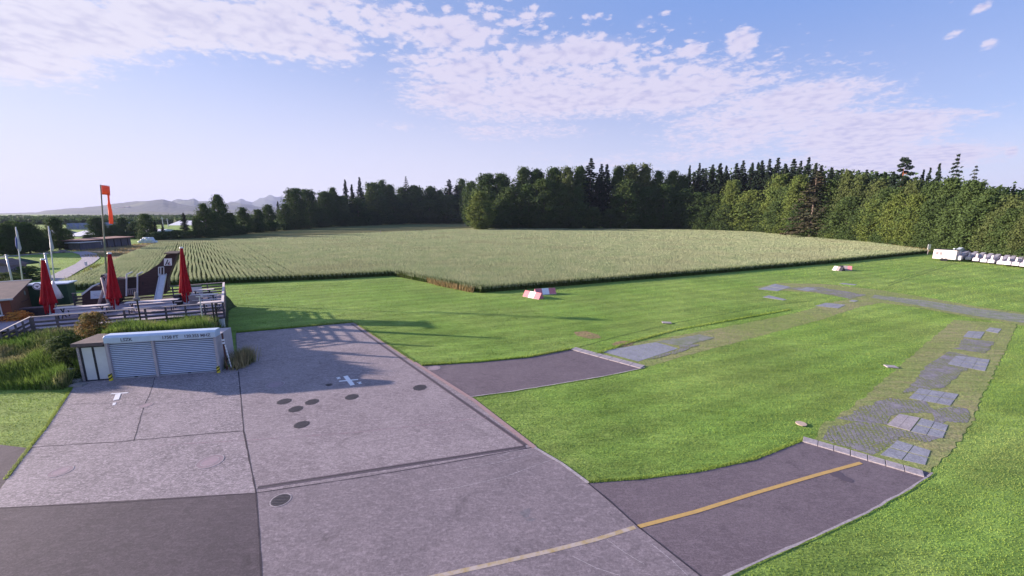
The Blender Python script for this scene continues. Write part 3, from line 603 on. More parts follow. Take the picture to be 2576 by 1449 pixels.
LM = dict(dark=leafmat('dark_leaves', (0.046, 0.082, 0.024), (0.066, 0.108, 0.032), (0.055, 0.08, 0.032)),
          mid=leafmat('green_leaves', (0.06, 0.095, 0.03), (0.08, 0.12, 0.036), (0.05, 0.085, 0.03)),
          lit=leafmat('sunlit_leaves', (0.105, 0.15, 0.034), (0.145, 0.18, 0.046), (0.08, 0.125, 0.036)),  # sun and backlight on the trees painted into the lit and dark leaf colours
          pale=leafmat('olive_leaves', (0.08, 0.11, 0.036), (0.11, 0.135, 0.046), (0.065, 0.095, 0.032)),
          spruce=leafmat('spruce_needles', (0.018, 0.034, 0.018), (0.028, 0.046, 0.024), (0.022, 0.036, 0.024), 0.08),
          bluespruce=leafmat('grey_needles', (0.06, 0.075, 0.075), (0.085, 0.10, 0.10), (0.05, 0.065, 0.06), 0.08),
          brown=leafmat('brown_needles', (0.075, 0.065, 0.04), (0.05, 0.06, 0.032), (0.09, 0.07, 0.045), 0.08),
          autumn=leafmat('copper_leaves', (0.30, 0.17, 0.07), (0.19, 0.18, 0.06), (0.10, 0.14, 0.04)),
          orange=leafmat('orange_leaves', (0.75, 0.27, 0.06), (0.65, 0.36, 0.10), (0.45, 0.30, 0.07)))
m_bark = M('bark', (0.09, 0.075, 0.065), (0.14, 0.12, 0.10), 3, rough=0.95, bump=0.03)
m_pbark = M('pine_bark', (0.42, 0.13, 0.06), (0.30, 0.10, 0.05), 2, rough=0.9, bump=0.03)
m_sbark = M('spruce_bark', (0.17, 0.13, 0.11), (0.24, 0.19, 0.16), 2, rough=0.95, bump=0.03)
CR = {}
for i, (s, kw) in enumerate([(11, {}), (12, dict(lobes=30, topbias=0.6)), (13, dict(lobes=22, rad=5.6, topbias=1.3)), (14, dict(lobes=34, low=0.05)), (15, dict(lobes=24, gap=1.2, topbias=0.9, size=0.5)), (16, dict(lobes=28, low=0.08, topbias=1.1))]):
    CR['b%d' % i] = broad_crown(s, **kw)
for i, (s, kw) in enumerate([(21, {}), (22, dict(rad=3.0, sparse=0.8)), (23, dict(rad=4.2, tiers=30)), (24, dict(rad=2.6, low=0.3, sparse=0.75)), (25, dict(rad=4.4, tiers=24, sparse=0.55, droop=0.5)), (26, dict(rad=3.2, low=0.38, tiers=22, sparse=0.9, size=0.6, droop=0.2))]):
    CR['s%d' % i] = spruce_crown(s, **kw)
CR['p0'] = pine_crown(31); CR['p1'] = pine_crown(33)
CR['h0'] = broad_crown(41, 6.0, 3.2, 16, 150, 0.34, 0.02, 0.5); CR['h1'] = broad_crown(42, 6.0, 3.2, 14, 170, 0.3, 0.0, 0.3)
SIZE = {'b': (20.0, 12.0), 's': (26.0, 7.2), 'p': (26.0, 6.8), 'h': (6.0, 6.4)}
MESH = {}
def crown_mesh(k, lm):
    key = (k, lm)
    if key not in MESH: v, f = CR[k]; MESH[key] = npmesh('crown', v, f, LM[lm])
    return MESH[key]
TRK = {}
def trunk_mesh(k):
    c = k[0]
    if k not in TRK:
        h_, w_ = SIZE[c]; m = limbs(hash(k) % 97 if False else sum(map(ord, k)), h_, w_/2, {'b': 0.38, 's': 0.3, 'p': 0.34, 'h': 0.09}[c], {'b': 12, 's': 0, 'p': 8, 'h': 6}[c], 0.62 if c == 'p' else 0.2, c == 'p')
        me = bpy.data.meshes.new('trunk'); me.from_pydata(m.v, [], m.f); me.materials.append({'b': m_bark, 's': m_sbark, 'p': m_pbark, 'h': m_bark}[c]); me.update(); TRK[k] = me
    return TRK[k]
TREES = []
rt = random.Random(5)
FB = [(-300,690),(0,642),(60,640),(150,628),(250,604),(330,598),(380,606),(420,603),(500,600),(600,590),(700,580),(820,571),(1000,563.5),(1165,562),(1200,577),(1400,577.5),(1700,578.5),(1900,585),(2050,600),(2200,614),(2340,629),(2450,647),(2576,664),(2800,700)]
def basey(x): return float(np.interp(x, [p[0] for p in FB], [p[1] for p in FB]))
def T(x, top, wpx, kind, lm, back=0.0, by=None, grp=None, lab=None, z0=0.0):
    if kind[0] == 'b' and lm == 'dark' and x > 700 and rt.random() < 0.3: lm = 'mid'
    by = basey(x) if by is None else by; g = G(x, by); s = 1+back/sqrt(g.x**2+g.y**2); p = Vector((g.x*s, g.y*s, 0)); d = p.y*cos(PITCH)+H*sin(PITCH)
    t = PY(x, top, p.y); TREES.append(dict(x=x, p=p, h=t.z, w=wpx*d/F, k=kind, lm=lm, grp=grp, lab=lab, top=top))
B = lambda: 'b%d' % rt.randrange(6)
S = lambda: 's%d' % rt.randrange(4)
# left valley trees (in front of the far village)
gl = 'trees in the valley beyond the path'
for x, top, w_, lm, bk in [(44,556,34,'mid',4),(18,575,34,'mid',0),(77,558,50,'dark',0),(108,585,34,'dark',2),(-30,570,50,'mid',6),(291,565,30,'dark',6),(314,547,36,'dark',8),(345,557,26,'dark',8),(375,537,34,'mid',10),(499,545,20,'dark',6)]:
    T(x, top, w_, B(), lm, bk, grp=gl)
for x, top, w_, lm in [(30,562,34,'dark'),(62,560,34,'mid'),(92,566,40,'dark'),(108,600,30,'dark'),(8,590,34,'mid'),(40,600,40,'dark'),(165,600,34,'dark'),(225,590,26,'dark'),(305,575,26,'dark')]: T(x, top, w_, B(), lm, 1, grp=gl)
T(150,546,48,'b2','dark',0, grp=gl); T(170,574,28,'b4','dark',2, grp=gl); T(248,546,36,'b1','dark',0,by=600,grp=gl); T(264,562,24,'b5','dark',4,by=599,grp=gl)
for x, top, w_ in [(396,551,9),(413.7,560,10),(470,535,18)]: T(x, top, w_, S(), 'spruce', 8, grp=gl)
for x, top, w_ in [(330,585,40),(350,584,40),(372,584,40),(398,583,40),(425,582,36),(448,578,36),(476,580,36),(500,577,30),(288,590,30)]: T(x, top, w_, 'h0', 'dark', 4, grp='hedge bushes along the far meadow')
# left end of the wood
gw = 'leafy trees of the wood behind the field'
gs = 'dark conifers rising from the wood'
T(522,511,44,'b2','dark',0,grp=gw); T(558,489,36,'b4','dark',6,grp=gw); T(540,530,44,'b1','dark',0,grp=gw)
for x, top, w_, lm in [(586,535,26,'dark'),(617,521,38,'dark'),(654,526,32,'dark'),(680,514,38,'dark'),(640,548,34,'dark'),(570,560,30,'dark'),(600,562,30,'dark')]: T(x, top, w_, B(), lm, rt.uniform(0, 5), grp=gw)
T(706,506,16,'s1','spruce',10,grp=gs)
for x, top, w_, lm, bk in [(748,472,56,'dark',0),(782,475,50,'dark',3),(722,512,40,'dark',0),(823,480,46,'dark',4),(843,471,30,'dark',8),(803,520,44,'dark',0),(865,492,44,'dark',3),(943,458,54,'dark',8),(966,452,40,'dark',12),(986,463,34,'dark',8),
    (1015,470,48,'dark',8),(1046,466,58,'dark',8),(1087,468,40,'dark',8),(1108,478,40,'dark',6),(1164,449,44,'dark',8),(1187,455,40,'dark',8),(1224,435,58,'dark',12),(1261,435,58,'dark',12),(903,498,56,'dark',0),(860,530,44,'dark',0),
    (952,492,60,'mid',0),(995,490,60,'mid',0),(1038,492,60,'mid',0),(1081,502,54,'mid',0),(1124,489,60,'mid',0),(1165,490,56,'mid',4),(930,530,50,'dark',0),(1010,528,50,'dark',0),(1100,535,44,'dark',0)]:
    T(x, top, w_, B(), lm, bk, grp=gw)
for x, top, w_, k in [(876,451,26,'s1'),(892,463,22,'s3'),(912,445,24,'s0'),(1026,443,26,'s4'),(1132,451,26,'s2'),(1150,466,22,'s0')]: T(x, top, w_, k, 'spruce', 6, grp=gs)
T(1210,480,66,'b3','lit',-16,grp=gw,lab='round yellow-green tree standing forward from the wood on a bare trunk, nearest the field corner')
for x, top, w_, lm, bk in [(1316,418,50,'dark',10),(1348,423,44,'dark',10),(1391,420,60,'dark',8),(1424,419,64,'pale',4),(1454,418,50,'dark',9),(1551,416,46,'dark',9),(1580,412,56,'pale',8),(1614,411,56,'pale',9),(1648,429,46,'dark',8),(1683,429,54,'mid',8),(1709,438,40,'mid',8),
    (1285,470,70,'mid',2),(1330,462,64,'dark',2),(1368,449,70,'mid',0),(1410,462,60,'mid',1),(1450,470,56,'dark',0),(1571,452,64,'mid',0),(1622,470,60,'dark',0),(1666,463,70,'dark',0),(1712,475,64,'dark',1),(1262,500,50,'mid',-6),(1250,520,44,'mid',-8),(1305,525,50,'dark',-1),
    (1345,530,50,'mid',-1),(1395,528,50,'dark',-1),(1440,535,50,'dark',-1),(1490,520,50,'dark',-1),(1535,525,50,'dark',-1),(1590,530,50,'dark',-1),(1640,535,50,'dark',-1),(1690,535,46,'dark',-1),(1752,483,80,'dark',4),(1790,488,60,'dark',3),(1725,520,50,'dark',0),(1770,530,50,'dark',0)]:
    T(x, top, w_, B(), lm, bk, grp=gw)
for x, top, w_, k in [(1481,397,34,'s2'),(1507,412,24,'s0'),(1520,413,26,'s0'),(1500,440,34,'s2'),(1723,415,17,'s1'),(1746,409,19,'s1'),(1763,422,16,'s0'),(1779,413,20,'s0'),(1797,411,24,'s5'),(1812,416,20,'s3'),(1837,411,26,'s5'),(1852,403,22,'s0'),(1875,408,22,'s3'),(1898,404,24,'s5'),(1916,399,22,'s0'),(1936,396,24,'s0'),
    (1889,408,22,'s3'),(1955,412,24,'s5'),(1975,399,28,'s2'),(1991,404,20,'s0'),(2009,395,22,'s0'),(2028,409,22,'s3'),(2042,415,24,'s0'),(2067,420,22,'s3'),(2085,428,22,'s0'),(2103,426,20,'s1'),(2135,428,14,'s1'),(2152,426,22,'s0'),(2177,433,22,'s3'),(2198,435,24,'s0'),(2217,431,22,'s3'),(2288,427,22,'s5'),(2303,422,22,'s5'),(2324,411,24,'s5')]:
    T(x, top, w_, k, 'spruce', 13 if x > 1700 else 7, grp=gs)
for i in range(24):
    x = 1735+i*21; T(x, 425+rt.uniform(-4, 12)+max(0, (x-2050)*0.03), 26, S(), 'spruce', 22, grp=gs)
T(2364,386,44,'s4','spruce',7,grp=gs,lab='tallest ragged spruce of the right-hand wood, standing alone above the leafy trees'); T(2410,415,36,'s4','bluespruce',6,grp=gs,lab='pale grey spruce with upswept branches beside the tallest spruce')
T(2239,394,46,'p0','spruce',5,grp=None,lab='tall pine with a bare orange-red trunk rising above the right-hand wood')
T(2036,428,52,'s4','brown',-1,by=600,grp=gs,lab='half dead brown spruce with drooping boughs at the edge of the wood')
for x, top, w_, lm, bk in [(1832,452,46,'lit',2),(1823,512,60,'mid',-1),(1886,478,80,'lit',-1),(1945,438,60,'lit',3),(1995,440,60,'lit',3),(1965,470,60,'mid',1),(2109,427,48,'pale',4),(2143,438,50,'pale',4),(2075,450,54,'mid',4),(2189,449,56,'pale',3),(2212,472,64,'mid',1),(2272,452,46,'pale',3),(2240,470,56,'mid',2),
    (2320,455,54,'mid',3),(2361,446,68,'mid',3),(2414,452,74,'mid',3),(2461,474,68,'mid',3),(2517,489,66,'pale',3),(2567,500,66,'pale',3),(2620,505,70,'mid',3),(2680,510,80,'mid',3),(1906,505,60,'mid',-2),(1955,505,60,'mid',-2),(2005,510,54,'dark',-2),(2075,515,60,'dark',1),(2123,494,70,'mid',-1),(2160,524,56,'mid',-1),
    (2195,500,66,'lit',-1),(2245,486,66,'lit',-1),(2287,486,62,'lit',-1),(2336,500,62,'mid',-1),(2392,506,66,'mid',-1),(2447,494,72,'mid',-1),(2489,530,60,'pale',-1),(2531,524,64,'mid',-1),(2575,520,64,'pale',-1),(2640,530,70,'mid',-1)]:
    T(x, top, w_, B(), lm, bk, grp=gw)
for x, top, k in [(2509,463,'s0'),(2545,458,'s2'),(2562,455,'s0'),(2445,470,'s3')]: T(x, top, 24, k, 'spruce', 16, grp=gs)
# bushes along the foot of the wood
for i, x in enumerate(list(range(1740, 2600, 26))): T(x+rt.uniform(-6, 6), basey(x)-rt.uniform(20, 44), 44, rt.choice(['h0', 'h1']), rt.choice(['mid', 'mid', 'lit', 'dark']), -3, grp='bushes along the foot of the wood')
for i, x in enumerate(list(range(530, 1190, 30))): T(x+rt.uniform(-6, 6), basey(x)-rt.uniform(16, 26), 42, rt.choice(['h0', 'h1']), 'dark', -2, grp='bushes along the foot of the wood')
ORD = ['first','second','third','fourth','fifth','sixth','seventh','eighth','ninth','tenth','eleventh','twelfth','thirteenth','fourteenth','fifteenth','sixteenth','seventeenth','eighteenth','nineteenth','twentieth']
def ordinal(n):
    if n <= 20: return ORD[n-1]
    tens = {2: 'twenty', 3: 'thirty', 4: 'forty', 5: 'fifty', 6: 'sixty', 7: 'seventy', 8: 'eighty', 9: 'ninety'}
    return '%s-%s' % (tens[n//10], ORD[n % 10-1]) if n % 10 else tens[n//10][:-1]+'ieth'
NAMES = {'b': ('broadleaf_tree', 'tree'), 's': ('spruce_tree', 'tree'), 'p': ('pine_tree', 'tree'), 'h': ('bush', 'bush')}
LK = {'dark': 'dark green', 'mid': 'green', 'lit': 'sunlit yellow-green', 'pale': 'pale olive', 'spruce': 'dark', 'bluespruce': 'grey', 'brown': 'brown'}
WH = lambda t: ('in the valley' if t['grp'] == gl else 'in the hedge by the far meadow' if 'hedge' in (t['grp'] or '') else 'at the foot of the wood' if 'foot' in (t['grp'] or '') else 'in the wood')
cnt = {}
for t in sorted(TREES, key=lambda t: t['x']):
    if t['lab']: continue
    what = {'b': 'leafy tree', 's': 'spruce', 'p': 'pine', 'h': 'bush'}[t['k'][0]]
    key = '%s %s %s' % (LK[t['lm']], what, WH(t)); cnt[key] = cnt.get(key, 0)+1; t['lab'] = '%s %s %s, %s from the left' % (LK[t['lm']], what, WH(t), ordinal(cnt[key]))
for t in TREES:
    if t['k'][0] == 's': t['w'] *= 1.35 if t['x'] > 2230 or t['x'] < 1100 else 2.0
    if t['k'][0] == 'b': t['w'] *= 1.3*rt.uniform(.9, 1.12)
    c = t['k'][0]; hh, ww = SIZE[c]; nm, cat = NAMES[c]; r = empty(nm, t['p'], t['lab'], cat, t['grp']); r.rotation_euler = (0, 0, rt.uniform(0, 6.28))
    r.scale = (t['w']/ww, t['w']/ww, t['h']/hh)
    a = place('trunk', trunk_mesh(t['k']), r); b = place('crown' if c != 'h' else 'foliage', crown_mesh(t['k'], t['lm']), r)
# hazy woods of the far valley
rv = np.random.default_rng(5); P = []; N = []
for (xa, xb, Y0, ya, yb, nn_) in ((-260, 560, 330, 557, 560, 90), (-260, 620, 470, 550, 549, 110), (-260, 700, 620, 546, 543, 120)):
    for x in np.linspace(xa, xb, nn_):
        Yq = Y0*rv.uniform(.93, 1.07); t_ = PY(x, np.interp(x, [xa, xb], [ya, yb])+rv.uniform(-3, 3.5), Yq); n = 110; hh = max(t_.z, 3); wv = 7*Yq/470
        P.append(np.c_[t_.x+rv.normal(size=n)*wv*.5, t_.y+rv.normal(size=n)*wv*.4, rv.random(n)**.75*hh]); N.append(rv.normal(size=(n, 3))+[-.3, -.5, .5])
v, f = leaf_tris(np.concatenate(P), np.concatenate(N), 3.2, rv); tag(place('far_woods', npmesh('far_woods', v, f, LM['dark'])), kind='stuff')
# the deep wood behind the first trees, one dark mass
rw = np.random.default_rng(77); P = []; N = []
for x in np.arange(740, 2700, 7.0):
    g = G(x, basey(x)); s = 1+26/sqrt(g.x**2+g.y**2); q = Vector((g.x*s, g.y*s, 0)); topy = np.interp(x, [740,900,1200,1300,1700,1760,2000,2200,2450,2700], [515,490,468,450,450,428,424,446,474,494]); hh = PY(x, topy, q.y).z
    n = 260; P.append(np.c_[q.x+rw.normal(size=n)*2.2, q.y+rw.normal(size=n)*2.6, rw.random(n)**0.8*hh*rw.uniform(0.86, 1.06)]); N.append(rw.normal(size=(n, 3))+[-.3, -.5, .5])
v, f = leaf_tris(np.concatenate(P), np.concatenate(N), 0.9, rw); tag(place('forest', npmesh('forest', v, f, LM['dark'])), kind='stuff')
# ---------------------------------------------------------------- materials of the built things
m_metal = M('galvanised_metal', (0.50, 0.52, 0.56), (0.42, 0.44, 0.48), 5, rough=0.45, metal=0.3)
m_shut = M('shutter_metal', (0.56, 0.64, 0.80), (0.50, 0.58, 0.73), 2.5, rough=0.45, metal=0.1, stretch=(1, 1, 4))
m_head = M('shutter_hood', (0.52, 0.62, 0.78), (0.47, 0.56, 0.70), 3, rough=0.4, metal=0.1)
m_post = M('post_concrete', (0.44, 0.40, 0.43), (0.38, 0.35, 0.38), 5, bump=0.004)
m_dark = M('dark_paint', (0.02, 0.02, 0.028), (0.035, 0.035, 0.045), 6, rough=0.5)
m_panel = M('white_panel', (0.62, 0.63, 0.64), (0.56, 0.57, 0.59), 1.5, rough=0.5)
m_brown = M('dark_stained_boards', (0.030, 0.018, 0.018), (0.05, 0.03, 0.028), 3, rough=0.75, bump=0.004, stretch=(1, 1, 9))
m_brown2 = M('plane_boards', (0.045, 0.026, 0.028), (0.075, 0.046, 0.045), 2.5, rough=0.8, bump=0.006, stretch=(1, 1, 8))
m_red = M('red_brown_boards', (0.22, 0.065, 0.035), (0.16, 0.055, 0.035), 3, rough=0.8, bump=0.006, stretch=(1, 1, 7))
m_gable = M('brown_boards', (0.15, 0.085, 0.05), (0.10, 0.06, 0.04), 3, rough=0.8, bump=0.006, stretch=(6, 6, 1))
m_roof = M('weathered_roofing', (0.10, 0.08, 0.085), (0.15, 0.11, 0.11), 2, rough=0.9, bump=0.01)
m_wood = M('grey_wood', (0.30, 0.26, 0.27), (0.22, 0.19, 0.20), 4, rough=0.9, bump=0.006, stretch=(1, 1, 6), island=0.2)
m_woodl = M('pale_wood', (0.66, 0.58, 0.56), (0.56, 0.49, 0.48), 4, rough=0.8, bump=0.004)
m_rail = M('fence_boards', (0.075, 0.065, 0.075), (0.12, 0.10, 0.115), 3, rough=0.9, bump=0.004, island=0.3)
m_deck = M('deck_boards', (0.36, 0.31, 0.36), (0.28, 0.24, 0.29), 3, rough=0.9, bump=0.008, stretch=(1, 9, 1))
m_red_c = M('red_canvas', (0.46, 0.010, 0.020), (0.34, 0.008, 0.018), 3, rough=0.85, trans=0.15)
m_or = M('orange_cloth', (0.85, 0.23, 0.12), (0.75, 0.18, 0.10), 2, rough=0.8, trans=0.45)
m_gp = M('green_panel', (0.02, 0.06, 0.035), (0.03, 0.08, 0.045), 3, rough=0.7)
m_canvas_g = M('dark_green_canvas', (0.012, 0.035, 0.03), (0.02, 0.05, 0.04), 3, rough=0.8)
m_blk = M('black_plastic', (0.012, 0.012, 0.015), (0.02, 0.02, 0.022), 5, rough=0.4)
m_slide = M('slide_steel', (0.55, 0.58, 0.64), (0.48, 0.5, 0.56), 3, rough=0.3, metal=0.5)
m_trl = M('trailer_white', (0.66, 0.61, 0.63), (0.58, 0.54, 0.56), 2, rough=0.35)
m_trlb = M('trailer_blue_white', (0.60, 0.70, 0.78), (0.55, 0.62, 0.7), 2, rough=0.35)
m_trlh = M('trailer_hull_grey', (0.44, 0.42, 0.50), (0.38, 0.36, 0.44), 2, rough=0.35)
m_glass = M('dark_glass', (0.03, 0.04, 0.05), (0.05, 0.06, 0.08), 2, rough=0.12, spec=0.6)
m_stone = M('step_stone', (0.20, 0.19, 0.19), (0.28, 0.26, 0.26), 4, rough=0.95, bump=0.02)
m_ylw = M('warning_yellow', (0.75, 0.62, 0.05), (0.68, 0.55, 0.05), 5, rough=0.5)
m_rmk = M('faded_red_paint', (0.60, 0.22, 0.25), (0.52, 0.17, 0.20), 5, rough=0.7)
m_iron = M('cast_iron', (0.05, 0.045, 0.05), (0.08, 0.07, 0.075), 14, rough=0.6, bump=0.01)
m_cov = M('concrete_cover', (0.33, 0.25, 0.28), (0.27, 0.21, 0.24), 6, rough=0.8, bump=0.006)
m_bale = M('bale_wrap', (0.62, 0.66, 0.72), (0.5, 0.54, 0.6), 0.5, rough=0.5, bump=0.15, bscale=1.0)
m_dgr = M('drain_grate', (0.13, 0.10, 0.12), (0.09, 0.07, 0.085), 20, rough=.7)
m_groove_shade = M('groove_shade_blue', (0.05, 0.07, 0.16), (0.08, 0.10, 0.19), 4, rough=.6)  # shade inside the shutter grooves, painted as a dark blue
m_letters = M('dark_lettering', (0.10, 0.10, 0.14), None, rough=0.6)

# ---------------------------------------------------------------- garage with two roller shutters
GA = G(283, 955); GB = G(553, 935); U = (GB-GA).normalized(); NF = Vector((U.y, -U.x, 0)); GRZ = atan2(U.y, U.x)
def gp(s, d, z): return GA+U*s-NF*d+Vector((0, 0, z))        # s along the front, d into the building, z up
def gbox(m, s0, s1, d0, d1, z0, z1): m.hexa([gp(s0, d0, z0), gp(s1, d0, z0), gp(s1, d1, z0), gp(s0, d1, z0)], [gp(s0, d0, z1), gp(s1, d0, z1), gp(s1, d1, z1), gp(s0, d1, z1)])
gar = empty('garage', gp(2.55, 0.8, 0), 'low white metal garage with two closed roller shutters set into the grass bank', 'garage')
m = MB(); gbox(m, 0.0, 5.1, 0.12, 1.9, 0.0, 2.04); m.build('body', m_post, gar)
m = MB()
m.prism([gp(0.02, -0.14, 2.06), gp(0.02, -0.14, 2.36), gp(0.02, -0.02, 2.46), gp(0.02, 0.42, 2.46), gp(0.02, 0.42, 2.06)], U*5.18); m.build('hood', m_head, gar, bevel=0.015)
for nm, s0, s1 in (('shutter', 0.12, 2.06), ('shutter', 2.20, 5.02)):
    m = MB(); n = 19; zz = [0.05+i*(1.98/n) for i in range(n+1)]
    for i in range(n):
        z0, z1 = zz[i], zz[i+1]; mid = (z0+z1)/2
        m.poly([gp(s0, 0.03, z0+0.052), gp(s1, 0.03, z0+0.052), gp(s1, 0.11, z0+0.048), gp(s0, 0.11, z0+0.048)][::-1]); m.poly([gp(s0, 0.03, z0+0.052), gp(s1, 0.03, z0+0.052), gp(s1, 0.035, z1-0.005), gp(s0, 0.035, z1-0.005)])
        m.poly([gp(s0, 0.035, z1-0.005), gp(s1, 0.035, z1-0.005), gp(s1, 0.11, z1), gp(s0, 0.11, z1)])
    sh = m.build('shutter', m_shut, gar)
    m = MB(); gbox(m, s0, s1, 0.105, 0.115, 0.0, 2.04); m.build('groove_shade', m_groove_shade, sh)  # dark sheet added behind the slats, its colour standing in for groove shade
    m = MB(); gbox(m, s0, s1, 0.02, 0.10, 0.0, 0.05); m.build('bottom_bar', m_metal, sh)
    m = MB(); c = (s0+s1)/2; gbox(m, c-0.07, c+0.07, -0.01, 0.025, 0.05, 0.09); m.build('handle', m_blk, sh)
for s0, s1 in ((-0.03, 0.11), (2.07, 2.19), (5.03, 5.16)):
    m = MB(); gbox(m, s0, s1, -0.06, 0.12, 0.0, 2.055); m.build('post', m_post, gar, bevel=0.01)
Rf = Matrix((U, Vector((0, 0, 1)), NF)).transposed()
for body_, s in (('LSZK', 1.05), ('1758 FT', 3.05), ('120.355 MHZ', 4.33)): text('lettering', body_, 0.235 if s < 4 else 0.225, gp(s, -0.146, 2.205), Rf, m_letters, gar, bold=0.004)
shed = empty('tool_shed', gp(-0.6, 0.7, 0), 'small flat-roofed shed with two white door panels in dark frames, left of the roller shutters', 'shed')
m = MB(); gbox(m, -1.28, -0.06, 0.08, 1.6, 0.0, 1.92); m.build('wall', m_brown, shed)
m = MB(); gbox(m, -1.42, -0.06, -0.16, 1.7, 1.96, 2.14); m.build('roof', m_roof, shed, bevel=0.01)
m = MB(); gbox(m, -1.27, -0.04, 0.0, 0.06, 0.0, 0.07); gbox(m, -1.27, -0.04, 0.0, 0.06, 1.86, 1.94); [gbox(m, a, b, 0.0, 0.06, 0.07, 1.86) for a, b in ((-1.19, -1.11), (-0.65, -0.56))]; m.build('door_frame', m_dark, shed)
for a, b in ((-1.11, -0.65), (-0.56, -0.05)): m = MB(); gbox(m, a, b, 0.02, 0.05, 0.07, 1.86); m.build('door', m_panel, shed)
m = MB(); [gbox(m, -1.30, -1.19, -0.03, 0.10, 0.02+i*0.235, 0.24+i*0.235) for i in range(8)]; m.build('brick_pillar', m_kerb, shed)
for k, (s, side) in enumerate(((0.03, 'left'), (5.10, 'right'))):
    o = empty('corner_guard', gp(s, -0.13, 0), 'yellow and black striped corner guard at the %s foot of the roller shutters' % side, 'corner guard', 'striped corner guards')
    m = MB(); m.tube(gp(s, -0.14, 0), gp(s, -0.14, 0.36), 0.085, 0.075, 14); m.build('post', m_ylw, o, bevel=0.006)
    m = MB()
    for z in (0.03, 0.2):
        rr = []; 
        for a in range(15): an = pi*a/14; p = -U*cos(an)+NF*sin(an); rr.append((p, z+0.16*a/14))
        for a in range(14): m.poly([gp(s, -0.14, 0)+rr[a][0]*0.09+Vector((0, 0, rr[a][1])), gp(s, -0.14, 0)+rr[a+1][0]*0.09+Vector((0, 0, rr[a+1][1])), gp(s, -0.14, 0)+rr[a+1][0]*0.088+Vector((0, 0, rr[a+1][1]+0.07)), gp(s, -0.14, 0)+rr[a][0]*0.088+Vector((0, 0, rr[a][1]+0.07))])
    m.build('stripe', m_blk, o)
# planter box, chain post, reeds at the right end
o = empty('planter_box', G(578, 912), 'low red-brown wooden box with a pale lid in front of the reeds', 'box'); c = G(577, 914)
MB().box((c.x, c.y+.2, 0.13), (0.62, 0.5, 0.24), GRZ).build('box_body', M('red_planks', (0.10, 0.03, 0.025), (0.06, 0.03, 0.03), 5, stretch=(1, 1, 5)), o, bevel=0.01); MB().box((c.x-.05, c.y+.22, 0.27), (0.55, 0.42, 0.03), GRZ+0.1).build('lid', m_stone, o, bevel=0.01)
b0_ = gp(5.36, 0.25, 0); o = empty('chain_post', b0_, 'dark post with two white bands and a hanging white chain beside the garage', 'post')
MB().tube(b0_, b0_+Vector((0, 0, 2.15)), 0.045, 0.045, 10).build('pole', M('rusty_pole', (0.12, 0.05, 0.04), (0.08, 0.04, 0.035), 5), o)
for z in (1.55, 1.72): MB().tube(b0_+Vector((0, 0, z)), b0_+Vector((0, 0, z+0.1)), 0.07, 0.07, 12).build('band', m_white, o)
m = MB()
for k in range(16): p = b0_+U*(0.1+0.02*k/2)+NF*0.06+Vector((0, 0, 1.45-k*0.085)); m.box(p, (0.035 if k % 2 else 0.06, 0.045, 0.075), 0.3)
m.build('chain', m_white, o)

# ---------------------------------------------------------------- bank of tall grass
zd = 1.4
DFL = Vector((-29.8, 23.9, zd)); DFR = Vector((-20.9, 28.0, zd)); DBR = Vector((-26.8, 36.4, zd)); DBL = Vector((-35.3, 31.3, zd))
bank_top = [(gp(5.35, 0.5, 0), 0.9), (DFR, 1.05), (DFL, 1.15)]
def bank_h(x, y):
    """height of the bank: rises from the lawn edge to the fence, flush behind the garage"""
    p = Vector((x, y, 0)); s = (p-GA).dot(U); d = -(p-GA).dot(NF)
    fence = (x-DFL.x)*(DFR.y-DFL.y)/(DFR.x-DFL.x)+DFL.y
    rel = (y-18.7)/(23.6-18.7) if s < -1.35 or d < 0.2 else 1.0
    h1 = 1.25*max(0, min(1, rel))**0.8
    k = max(0, min(1, (s+1.9)/0.7)); edge = max(0, min(1, (6.15-s-d*0.06)/0.6)); near = max(0, min(1, (d-1.2)/0.5)); edge = max(0, min(1, (-16.35-(y-21.4)*0.70-x)/0.55))
    mound = (2.02-0.85*max(0, min(1, (d-2.2)/4.0)))*near*edge
    h = h1*(1-k)+mound*k
    return h if y < fence+0.6 else min(h, 1.1)
gx = np.linspace(-48, -14.5, 110); gy = np.linspace(18.2, 37, 70); vs = []; fs = []
for j in gy:
    for i in gx:
        h = bank_h(i, j); vs.append((i, j, h-0.03 if h > 0.01 else -0.06))
for j in range(len(gy)-1):
    for i in range(len(gx)-1):
        a = j*len(gx)+i; q = (a, a+1, a+len(gx)+1, a+len(gx)); c = Vector(vs[a])
        if c.y-18.7 > (DBR.y-18.7)*1.2 or max(vs[k][2] for k in q) <= 0.12: continue
        s = (c-GA).dot(U); d = -(c-GA).dot(NF)
        if -1.6 < s < 5.3 and d < 1.25: continue
        if c.x > DFR.x-0.0 and c.y > 28.6: continue
        fs.append(q)
me = bpy.data.meshes.new('bank'); me.from_pydata(vs, [], fs); me.materials.append(m_soil); me.update(); tag(place('bank', me, None, True), kind='structure')
m_tall = M('tall_grass_blades', (0.085, 0.16, 0.035), (0.17, 0.24, 0.05), 0.45, rough=0.8, island=0.35, trans=0.35, spec=0.1, c3=(0.30, 0.28, 0.14), s3=0.42)
P = scatter((-48, -14.6), (18.4, 29.2), 150000); s = (P-np.array([GA.x, GA.y]))@np.array([U.x, U.y]); d = -((P-np.array([GA.x, GA.y]))@np.array([NF.x, NF.y]))
fl = (P[:, 0]-DFL.x)*(DFR.y-DFL.y)/(DFR.x-DFL.x)+DFL.y
k = (P[:, 1] < fl-0.05) & ~((s > -1.5) & (s < 5.45) & (d < 1.55)) & (np.abs(P[:, 0]) < 1.4*(P[:, 1]+1.6)) & (s < 6.1)
stp = [(p.x, p.y) for p in (G(205,962,.0), G(190,975,0), G(160,935,.4), G(118,880,1.0), G(150,868,1.1), G(188,920,.5))]; k &= ~(inside(P, stp))
k &= (-16.2-(P[:, 1]-21.4)*0.70-P[:, 0]) > 0
